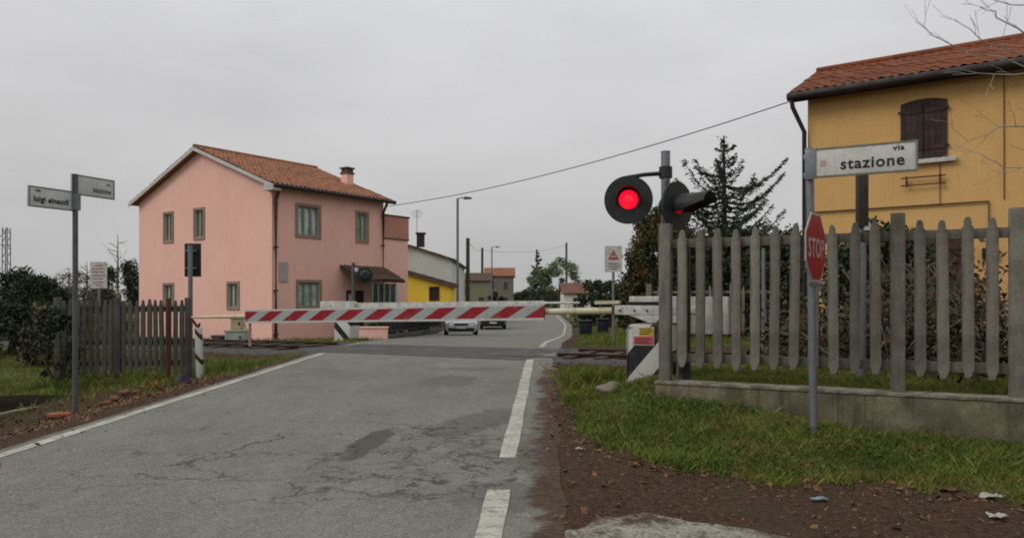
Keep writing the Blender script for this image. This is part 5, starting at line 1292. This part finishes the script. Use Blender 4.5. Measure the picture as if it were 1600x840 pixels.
# dry tangled shrubs between fence and ochre house
def dry_shrub(label, x, y, h, spread, n):
    z = gz(x, y); t = thing('dry_shrub', label, 'shrub', (x, y, z), 'dry shrubs behind the fence'); mb = MB(); tips = []
    for k_ in range(9):
        a_ = random.uniform(0, 6.28)
        grow(mb, Vector((x + math.cos(a_)*spread*.3, y + math.sin(a_)*spread*.3, z-.03)), Vector((math.cos(a_)*.35, math.sin(a_)*.35, 1)), h*.55, .016, 2, tips, .35, 3, .7, .7)
    mb.build('stems', m_palebark, t, smooth=True); n = int(n*.7)
    T = np.array([tuple(p) for p, d in tips]); w = RNG.integers(0, len(T), n); p = T[w]*1.0 + RNG.normal(size=(n, 3))*np.array([.16, .16, .2]); p[:, 2] = z + (p[:, 2]-z)*RNG.uniform(.15, 1, n)
    np_mesh('leaves', leaves(p, .10, .06, .5), 4, m_dry, t)
for lab, u, Y, h, sp_, n in (('dry brown tangled shrub behind the STOP sign pole', 1285, 12.2, 1.1, .9, 2200), ('dry brown shrub left of the middle fence post', 1350, 11.4, 1.3, .9, 2600), ('dry leafy shrub right of the middle fence post', 1428, 10.8, 1.5, 1.0, 3000),
                             ('tall dry shrub with upright sticks below the lower shuttered window', 1490, 10.3, 1.6, 1.0, 3000), ('dry brown shrub behind the rightmost fence post', 1562, 9.6, 1.35, .9, 2200)):
    c_ = px(u, 468, Y); dry_shrub(lab, c_.x, Y, h, sp_, n)
# bare tree outside on the right, its twigs reach into the picture
bt = Vector((9.1, 11.2, gz(9.1, 11.2))); t = thing('bare_tree', 'bare grey branched tree at the right edge, leafless twigs before the ochre house', 'tree', bt); mb = MB(); tips = []
mb.tube([bt - UP*.1, bt + Vector((-.05, 0, 1.4)), bt + Vector((-.12, -.05, 3.0)), bt + Vector((-.1, 0, 4.6))], [.17, .14, .11, .06], 10)
def limb(start, targets, r0):
    pts = [Vector(start)] + [Vector(q) for q in targets]; n_ = len(pts)
    fine_ = []
    for i in range(n_-1):
        for u in (0, .34, .67): fine_.append(pts[i].lerp(pts[i+1], u) + Vector((random.gauss(0, .02), random.gauss(0, .02), random.gauss(0, .02))))
    fine_.append(pts[-1]); m_ = len(fine_)
    mb.tube(fine_, [r0*.42*(1-i/(m_))**.9 + .0025 for i in range(m_)], 6)
    for i in range(2, m_-1):
        if random.random() < .7:
            d = (fine_[i]-fine_[i-1]).normalized(); grow(mb, fine_[i], (d + Vector((random.gauss(0, .5), random.gauss(0, .5), random.gauss(.15, .5)))).normalized(), random.uniform(.2, .45), .004, 1, tips, .2, 2, .5, .7)
limb(bt + Vector((-.12, -.05, 2.9)), [px(1640, 195, 10.8), px(1560, 200, 10.6), px(1492, 234, 10.5)], .035)
limb(bt + Vector((-.1, -.02, 3.6)), [px(1650, 120, 10.9), px(1580, 118, 10.7), px(1500, 108, 10.5)], .035)
limb(bt + Vector((-.1, 0, 4.2)), [px(1650, 80, 10.9), px(1560, 25, 10.7), px(1532, 10, 10.6)], .032)
limb(bt + Vector((-.1, 0, 4.4)), [px(1660, 40, 11), px(1600, 12, 10.8), px(1545, -2, 10.6)], .03)
limb(bt + Vector((-.1, 0, 3.9)), [px(1640, 110, 11.4), px(1530, 84, 11.3), px(1470, 66, 11.2), px(1430, 33, 11.1)], .03)
limb(bt + Vector((-.1, 0, 4.0)), [px(1640, 100, 11.6), px(1560, 75, 11.5), px(1520, 58, 11.4), px(1491, 30, 11.3)], .026)
limb(bt + Vector((-.08, 0, 2.2)), [px(1640, 260, 10.6), px(1570, 262, 10.4), px(1530, 240, 10.3)], .02)
mb.build('branches', surf('lichen_bark', S('#a3a294'), S('#85836f'), .95, 6, 40, .4, .01), t, smooth=True)
# left side
for lab, u, v, Y, w, mt, n in (('big dark bush at the left edge below the lattice mast', 18, 424, 25, 3.0, m_hedge, 9000), ('dark rounded bush left of the street sign pole', 62, 436, 23.5, 1.9, m_hedge, 7000), ('lower scrubby bush in front of the big dark bush at the left edge', 8, 478, 17.5, 1.9, m_ever, 6000), ('low scrubby brown bush between the left edge and the dark picket fence', 74, 478, 16.0, 1.0, m_drygr, 2600)):
    c_ = px(u, v, Y); shrub('dark_bush', lab, 'bush', c_.x, Y, w, w*.8, c_.z - gz(c_.x, Y), n, .11, mt, 60, 'dark bushes at the left edge', clump_r=.17, low=.02)
for lab, u, v, Y, w in (('grey brown twiggy shrub behind the left street sign pole', 112, 420, 34, 2.2), ('grey brown twiggy shrub left of the red lettered board', 140, 424, 38, 2.4)):
    c_ = px(u, v, Y); shrub('twiggy_shrub', lab, 'shrub', c_.x, Y, w, w, c_.z - gz(c_.x, Y), 2200, .09, m_drygr, 50, 'twiggy shrubs on the left', clump_r=.16)
c_ = px(190, 412, 42); shrub('dark_hedge', 'square dark hedge next to the pink house gable', 'hedge', c_.x, 42, 2.9, 2.2, c_.z+.2, 9000, .13, m_hedge, 60, None, clump_r=.14, low=.03)
c_ = px(112, 485, 13.1); shrub('dark_shrub', 'narrow dark shrub in the grass left of the dark picket fence', 'shrub', c_.x-.15, 13.0, .62, .5, 1.35, 2600, .06, m_hedge, 34, None, clump_r=.16)
def bare_tree(label, u, vt, Y, spread=1.0, group='bare trees far left'):
    b = px(u, vt, Y); top = b.z; z = gz(b.x, Y); t = thing('bare_tree', label, 'tree', (b.x, Y, z), group); mb = MB(); tips = []; h = top - z
    b0 = Vector((b.x, Y, z)); mb.tube([b0, b0 + UP*h*.5, b0 + UP*h], [.10, .07, .015], 6)
    for k_ in range(13):
        f = .35 + .6*k_/13; a_ = random.uniform(0, 6.28); d = Vector((math.cos(a_), math.sin(a_), .45))
        grow(mb, b0 + UP*h*f, d, h*.26*spread*(1.15-f), .028, 2, tips, .2, 2, .6, .7)
    mb.build('branches', m_palebark, t, smooth=True)
bare_tree('thin bare tree rising above the dark hedge by the pink house', 184, 366, 46, 1.0)
bare_tree('small bare tree with fine twigs behind the left street sign pole', 108, 418, 48, 1.1)
bare_tree('small bare tree left of the red lettered board', 136, 408, 52, 1.2)
shrub('garden_hedge', 'long dark clipped hedge behind the black garden railing', 'hedge', -5.2, 37.2, 1.1, 20.5, 1.45, 16000, .12, m_hedge, 260, z=-.25, clump_r=.22, low=.05)
# far end of the street
c_ = px(839, 391, 128); conifer('pine_tree', 'dark slender pine standing left of the pale green trees at the end of the street', c_.x, 128, c_.z+.3, 2.6, m_pinef, 14, 130, .5, base=.2, z=-.3)
for lab, u, v, Y, w in (('pale green spring tree with wide crown at the end of the street', 878, 402, 124, 6.6), ('lower grey green tree left of the wide pale crown', 843, 418, 126, 4.6)):
    c_ = px(u, v, Y); shrub('deciduous_tree', lab, 'tree', c_.x, Y, w, w, c_.z+.3, 5200, .30, m_pale, 60, 'spring trees at the end of the street', z=-.3, low=.25, clump_r=.12)
for lab, u, v, Y, w, mt in (('dark low hedge left of the spring trees', 815, 455, 118, 3.4, m_hedge), ('dark low hedge under the spring trees', 850, 452, 116, 5.0, m_hedge), ('dark green bush before the beige house', 774, 455, 116, 2.6, m_ever), ('rounded dark green bush right of the faded red roof, beyond the tracks', 925, 438, 52, 2.7, m_ever), ('dark bluish green bush behind the triangle board pole', 951, 444, 47, 2.2, m_hedge)):
    c_ = px(u, v, Y); shrub('far_bush', lab, 'bush', c_.x, Y, w, w*.7, c_.z+.3, 2600, .22, mt, 36, 'bushes far down the street', z=-.3, clump_r=.16)
# woods along the horizon
def treeline(name, x0, x1, y0, y1, n_t, h, mat):
    pts = []
    for k_ in range(n_t):
        f = (k_ + random.random())/n_t; x, y = x0 + (x1-x0)*f, y0 + (y1-y0)*f + random.uniform(-8, 8); hh = h*random.uniform(.6, 1.2); ww = hh*random.uniform(.35, .6)
        q = unit(RNG.normal(size=(170, 3)))*(RNG.random(170)**.4)[:, None]*np.array([ww, ww, hh*.5]); pts.append(q + np.array([x, y, hh*.5-.3]))
    o = np_mesh(name, leaves(np.concatenate(pts), 1.0, .7, 0), 4, mat); o['kind'] = 'stuff'; o['label'] = 'distant hazy line of trees along the horizon'
    return o
treeline('far_woods', -260, -40, 170, 210, 110, 6.0, m_drygr); treeline('far_woods', 22, 320, 190, 170, 130, 6.5, m_drygr); treeline('far_woods', -40, 22, 215, 215, 40, 4.6, m_drygr)

# ------------------------------------------------------------------ grass, leaves, litter
m_grass = leafy('grass_blades', S('#3b481b'), S('#7d8839'), S('#756b36'), 1.3)
m_leaf = leafy('fallen_leaves', S('#4a3524'), S('#83613f'), S('#3a2a1c'), 3)
def scatter(n, x0, x1, y0, y1, w):
    X = RNG.uniform(x0, x1, n); Y = RNG.uniform(y0, y1, n); p = w(X, Y); k_ = (RNG.random(n) < p) & (np.abs(X) < .74*Y + 1.0)
    return X[k_], Y[k_]
def blades(name, X, Y, hmin, hmax, wid, mat, lean=.5, label='green grass'):
    n = len(X); Z = ground_z(X, Y)-.01
    h = RNG.uniform(hmin, hmax, n)*(0.6+.8*(0.5+.5*np.sin(X*2.3+np.sin(Y*1.7)*2)*np.sin(Y*2.9+1))); a_ = RNG.uniform(0, 2*np.pi, n)
    b = RNG.uniform(0, 2*np.pi, n); dx = np.stack([np.cos(a_), np.sin(a_), 0*a_], 1)*wid*RNG.uniform(.6, 1.3, n)[:, None]
    ln_ = np.stack([np.cos(b), np.sin(b), 0*b], 1)*(h*lean*RNG.random(n))[:, None]; base = np.stack([X, Y, Z], 1); up = np.stack([0*h, 0*h, h], 1)
    v = np.stack([base - dx, base + dx, base + ln_*.45 + up*.62 + dx*.6, base + ln_ + up], 1).reshape(-1, 3)
    patch = .5+.5*np.sin(X*1.3+1)*np.sin(Y*1.9+X*.6)
    o = np_mesh(name, v, 4, mat, None, np.clip(.55*patch + .45*RNG.random(n), 0, 1)); o['kind'] = 'stuff'; o['label'] = label
    return o
clr = lambda X, Y: ((X < xl(Y)-.24) | (X > xr(Y)+.55))
def gw(X, Y):
    nz = .5 + .35*np.sin(X*3.1+1.3*np.sin(Y*2.2))*np.sin(Y*3.7+1.1*np.sin(X*1.9)) + .25*np.sin(X*9.1+Y*4.0)*np.sin(Y*8.3-X*2)
    return np.clip(grass_w(X, Y)*(.38+.9*nz), 0, 1)*clr(X, Y)
X, Y = scatter(420000, .6, 8.5, 4.2, 13.5, gw); blades('grass', X, Y, .02, .085, .0035, m_grass, 1.1, 'green grass on the bank and behind the low wall')
X, Y = scatter(130000, -12, 9, 12.0, 24.0, gw); blades('grass', X, Y, .03, .11, .008, m_grass, .8, 'grass beside the railway track')
X, Y = scatter(26000, -9, -4.5, 7.0, 12.6, lambda X, Y: np.maximum(gw(X, Y), .10*(X < xl(Y)-.8)*(np.sin(X*5+Y*2)*np.sin(Y*4.3) > .3))); blades('grass', X, Y, .03, .10, .005, m_grass, .9, 'sparse grass on the left verge')
X, Y = scatter(60000, -24, 24, 22, 44, gw); blades('grass', X, Y, .05, .15, .016, m_grass, .6, 'grass beyond the railway track')
def tuft(X, Y):     # longer tufts at the foot of the wall and here and there on the bank
    s_, t_ = fence_st(X, Y); spot = (np.sin(X*3.7+1.2*np.sin(Y*2.9))*np.sin(Y*4.7+X*.8) > .45)
    return np.clip(np.exp(-((s_+.30)/.16)**2)*(t_ > -.3)*.55*(np.sin(t_*3.1)+np.sin(t_*7.3) > -.5) + .14*spot*(grass_w(X, Y) > .6)*(Y < 12), 0, 1)*(X > xr(Y)+.8)
X, Y = scatter(30000, .6, 8.5, 4.2, 11.0, tuft); blades('tall_grass', X, Y, .06, .17, .0038, leafy('long_grass_blades', S('#34411a'), S('#828a48'), S('#7d7342'), 2.0), 1.1, 'longer grass tufts at the foot of the low wall')
tu = lambda cx_, cy_, r_: (lambda X, Y: .6*np.exp(-((X-cx_)**2+(Y-cy_)**2)/r_**2))
tx = px(940, 590, 11.2); X, Y = scatter(9000, tx.x-.6, tx.x+.7, 10.3, 12.2, tu(tx.x, 11.2, .34)); blades('tall_grass', X, Y, .10, .30, .0045, m_grass, 1.0, 'tuft of tall grass beside the striped barrier housing')
X, Y = scatter(16000, -8.0, -5.2, 11.0, 14.2, lambda X, Y: .35*(X < xl(Y)-.9)*(np.sin(X*4+Y*3) > .1)*(Y > 12.4)); blades('weeds', X, Y, .06, .22, .007, m_grass, .9, 'weeds at the foot of the dark picket fence')
Xw, Yw = scatter(22000, .8, 8.5, 4.5, 9.0, lambda X, Y: inside(X, Y, BANK_POLY)*(np.sin(X*2.1+.5)*np.sin(Y*3.3+X) > .15)*.8)
wp_ = np.stack([Xw, Yw, ground_z(Xw, Yw) + RNG.uniform(.02, .07, len(Xw))], 1)
ow = np_mesh('weeds', leaves(wp_, .034, .026, 0), 4, leafy('weed_leaves', S('#2c3a18'), S('#4f642a'), None, 1.5)); ow['kind'] = 'stuff'; ow['label'] = 'small broad leaved weeds among the grass of the bank'
# dead leaves on the bank edge, on the dirt and by the left fence
def leafw(X, Y):
    d = poly_dist(X, Y, BANK); inb = inside(X, Y, BANK_POLY)
    w = np.where(inb, .03 + .22*(np.sin(X*3.3+1.5*np.sin(Y*2.1))*np.sin(Y*4.1-X) > .35) + .45*np.exp(-(d/.16)**2), .10 + .55*np.exp(-(d/.18)**2))*np.clip((X - xr(Y) - .12)/.4, 0, 1)*(Y > 3.6)
    lft = .55*np.exp(-((X-(xl(Y)-1.15))/.38)**2)*(Y > 9.5)*(Y < 14.2) + .30*np.exp(-((X-(xl(Y)-.9))/.6)**2)*(Y < 14) + .25*((Y < 12.6) & (X > -7.0) & (X < xl(Y)-.5))
    s_, t_ = fence_st(X, Y); bh = .30*((s_ > .2) & (s_ < 5) & (t_ > 1.2))
    return np.where(X < 0, lft, np.maximum(w, bh))
X, Y = scatter(90000, -9, 8.5, 3.6, 14.5, leafw)
n = len(X); Z = np.where((X > xl(Y)-.2) & (X < xr(Y)+.45), zr(Y) + .003, ground_z(X, Y)) + RNG.uniform(.004, .022, n); c0_ = np.stack([X, Y, Z], 1); a_ = RNG.uniform(0, 6.28, n); s_ = (.008 + .024*RNG.random(n)**2.2)[:, None]
e1 = np.stack([np.cos(a_), np.sin(a_), RNG.normal(0, .35, n)], 1); e2 = np.stack([-np.sin(a_), np.cos(a_), RNG.normal(0, .35, n)], 1)
lv = np_mesh('fallen_leaves', np.stack([c0_ - e1*s_*1.3, c0_ + e2*s_*.7, c0_ + e1*s_*1.3, c0_ - e2*s_*.7], 1).reshape(-1, 3), 4, m_leaf); lv['kind'] = 'stuff'; lv['label'] = 'dry brown leaves scattered along the dirt verges'
# gravel crumbs on the dirt
X, Y = scatter(3600, .5, 8.0, 3.4, 7.6, lambda X, Y: .5*((~inside(X, Y, BANK_POLY)) & (X > xr(Y)+.3)))
n = len(X); Z = ground_z(X, Y) + .004; V = []; r_ = RNG.uniform(.004, .014, n); c0_ = np.stack([X, Y, Z], 1)
tet = np.array([[1, 0, 0], [-.5, .87, 0], [-.5, -.87, 0], [0, 0, 1.0]]); an = RNG.uniform(0, 6.28, n)
R_ = np.stack([np.stack([np.cos(an), -np.sin(an), 0*an], 1), np.stack([np.sin(an), np.cos(an), 0*an], 1), np.stack([0*an, 0*an, 1+0*an], 1)], 1)
tv = c0_[:, None, :] + np.einsum('nij,kj->nki', R_, tet)*r_[:, None, None]
tri_ = tv[:, [0, 1, 3, 1, 2, 3, 2, 0, 3], :].reshape(-1, 3)
gv = np_mesh('gravel', tri_, 3, leafy('gravel_crumbs', S('#4f4335'), S('#80735f'), S('#3a3026'), 5, .9)); gv['kind'] = 'stuff'; gv['label'] = 'small gravel crumbs on the brown dirt'
def lump(name, label, cat, x, y, sx_2, sy_2, sz_2, m, seed, group=None, sink=.25, z=None):
    rnd_ = random.Random(seed); bm = bmesh.new(); bmesh.ops.create_icosphere(bm, subdivisions=3, radius=1)
    ph = [rnd_.uniform(0, 6) for _ in range(6)]
    for v in bm.verts:
        c_ = v.co; k_ = 1 + .16*math.sin(3.1*c_.x+ph[0])*math.sin(2.7*c_.y+ph[1]) + .12*math.sin(5*c_.z+ph[2]+2*c_.x) + .07*math.sin(9*c_.y+ph[3])
        v.co = Vector((c_.x*k_*sx_2, c_.y*k_*sy_2, max(c_.z, -.6)*k_*sz_2))
    me = D.meshes.new(name); bm.to_mesh(me); bm.free(); me.materials.append(m); me.polygons.foreach_set('use_smooth', [True]*len(me.polygons))
    o = D.objects.new(name, me); COL.objects.link(o); o.location = (x, y, (gz(x, y) if z is None else z) + sz_2*(1-sink)*.5); o.rotation_euler = (0, 0, rnd_.uniform(0, 6)); return tag(o, label, cat, group)
m_rock = surf('mossy_rock', S('#7b7466'), S('#57513f'), .95, 6, 40, .5)
c_ = px(955, 606, 9.6); lump('stone', 'rounded mossy stone in the grass left of the striped barrier housing', 'stone', c_.x, 9.6, .17, .14, .10, m_rock, 3)
m_brick = surf('brick_rubble', S('#6e4f40'), S('#513a2f'), .95, 7, 40, .5)
m_brick2 = surf('orange_brick', S('#9c6049'), S('#7f4d3b'), .9, 7, 40, .4)
for i, (u, v, sz_, lab) in enumerate(((178, 615, .10, 'broken brick lump in the rubble by the middle post of the dark fence'), (196, 607, .12, 'bigger brick lump in the rubble right of the middle fence post'), (214, 604, .08, 'small brick lump right of the bigger one by the dark fence'), (166, 622, .09, 'brick lump nearest the street sign pole'))):
    Y_ = 1.42*F/(v-HV); c_ = px(u, v, Y_); lump('brick_rubble', lab, 'rubble', c_.x, Y_, sz_*1.0, sz_*.8, sz_*.55, m_brick, 20+i, 'rubble by the dark fence')
c_ = px(93, 642, 10.1); mb = MB(); zb = gz(c_.x, 10.1); mb.obox((c_.x-.15, 10.05, zb+.01), Vector((.27, .06, 0)), Vector((-.03, .14, 0)), UP*.05); o = mb.build('brick', m_brick2, None, bevel=.008, loc=(c_.x, 10.1, zb)); tag(o, 'flat orange brick lying on the verge left of the street sign pole', 'brick')
def cloth(name, label, u, v, Y, w, d, h, m, seed):
    c_ = px(u, v, Y); z = gz(c_.x, Y); rnd_ = random.Random(seed); n_ = 22; V = []; Fs = []; ph = [rnd_.uniform(0, 6) for _ in range(5)]
    for j in range(n_+1):
        for i in range(n_+1):
            a, b = i/n_*2-1, j/n_*2-1; r = min(1, math.hypot(a, b)); e_ = 1 + .2*math.sin(3*math.atan2(b, a)+ph[0])
            x_ = c_.x + a*w/2*e_; y_ = Y + b*d/2*e_
            V.append((x_, y_, z + .012 + h*max(0, 1-r**2)*(.6+.4*math.sin(6*a+ph[1])*math.sin(5*b+ph[2])) + .02*math.sin(13*a+ph[3]+4*b)**2))
    for j in range(n_):
        for i in range(n_): a = j*(n_+1)+i; Fs.append((a, a+1, a+n_+2, a+n_+1))
    mb = MB(); mb.add(V, Fs); o = mb.build(name, m, None, smooth=True, loc=(c_.x, Y, z)); sm_ = o.modifiers.new('thickness', 'SOLIDIFY'); sm_.thickness = .008; return tag(o, label, 'cloth')
cloth('discarded_cloth', 'dark purple rag lying at the foot of the last dark fence post', 284, 594, 13.0, .55, .35, .17, surf('purple_cloth', S('#3a2c4e'), S('#2a2038'), .95, 6, 60, .3), 4)
cloth('discarded_cloth', 'faded red rag lying left of the purple one', 246, 596, 12.9, .50, .35, .09, surf('red_cloth', S('#93504e'), S('#74403f'), .95, 6, 60, .3), 9)
def scrap(label, u, v, w, d, m, seed):
    Y_ = 1.6/((v-HV)/F + .0263); c_ = px(u, v, Y_); z = gz(c_.x, Y_); rnd_ = random.Random(seed); V = []; Fs = []
    for j in range(6):
        for i in range(7):
            a, b = i/6-.5, j/5-.5; V.append((c_.x + a*w*(1+.2*math.sin(5*b+seed)), Y_ + b*d*(1+.2*math.sin(4*a+seed)), z + .012 + .022*abs(math.sin(4*a+seed)*math.cos(5*b)) + .006*rnd_.random()))
    for j in range(5):
        for i in range(6): a = j*7+i; Fs.append((a, a+1, a+8, a+7))
    mb = MB(); mb.add(V, Fs); o = mb.build('litter_scrap', m, None, smooth=True, loc=(c_.x, Y_, z)); q = o.modifiers.new('thickness', 'SOLIDIFY'); q.thickness = .003; tag(o, label, 'litter', 'litter on the dirt')
m_paper = surf('dirty_paper', S('#a8a49a'), S('#8f8a7e'), .8, 9, 40, .2); m_bpaper = surf('blue_grey_plastic', S('#7d8d92'), S('#6b7a80'), .5, 9, 40, .1)
scrap('pale blue plastic scrap on the brown dirt below the STOP sign', 1280, 782, .12, .05, m_bpaper, 1)
scrap('crumpled white paper scrap lying on the dirt at the edge of the grass', 1548, 779, .16, .09, m_paper, 2)
scrap('small white crumpled scrap nearest the bottom right of the dirt', 1557, 808, .11, .08, m_paper, 3)
scrap('tiny beige scrap on the dirt just below the grass corner', 905, 703, .06, .05, m_paper, 5)
scrap('curled brown cardboard scrap at the grass edge near the rightmost post', 1478, 765, .17, .12, m_leaf, 6)
# concrete kerb of the ditch
kb = MB(); a, b = Vector((-6.92, 8.6, 0)), Vector((-6.80, 10.9, 0)); d = b-a; nn = Vector((-d.y, d.x, 0)).normalized()
kb.obox(Vector((a.x, a.y, -.55)), d, nn*.14, UP*.62); o = kb.build('ditch_kerb', m_wallc, None, bevel=.012, loc=a); tag(o, 'low concrete kerb along the dark ditch at the left verge', 'kerb')
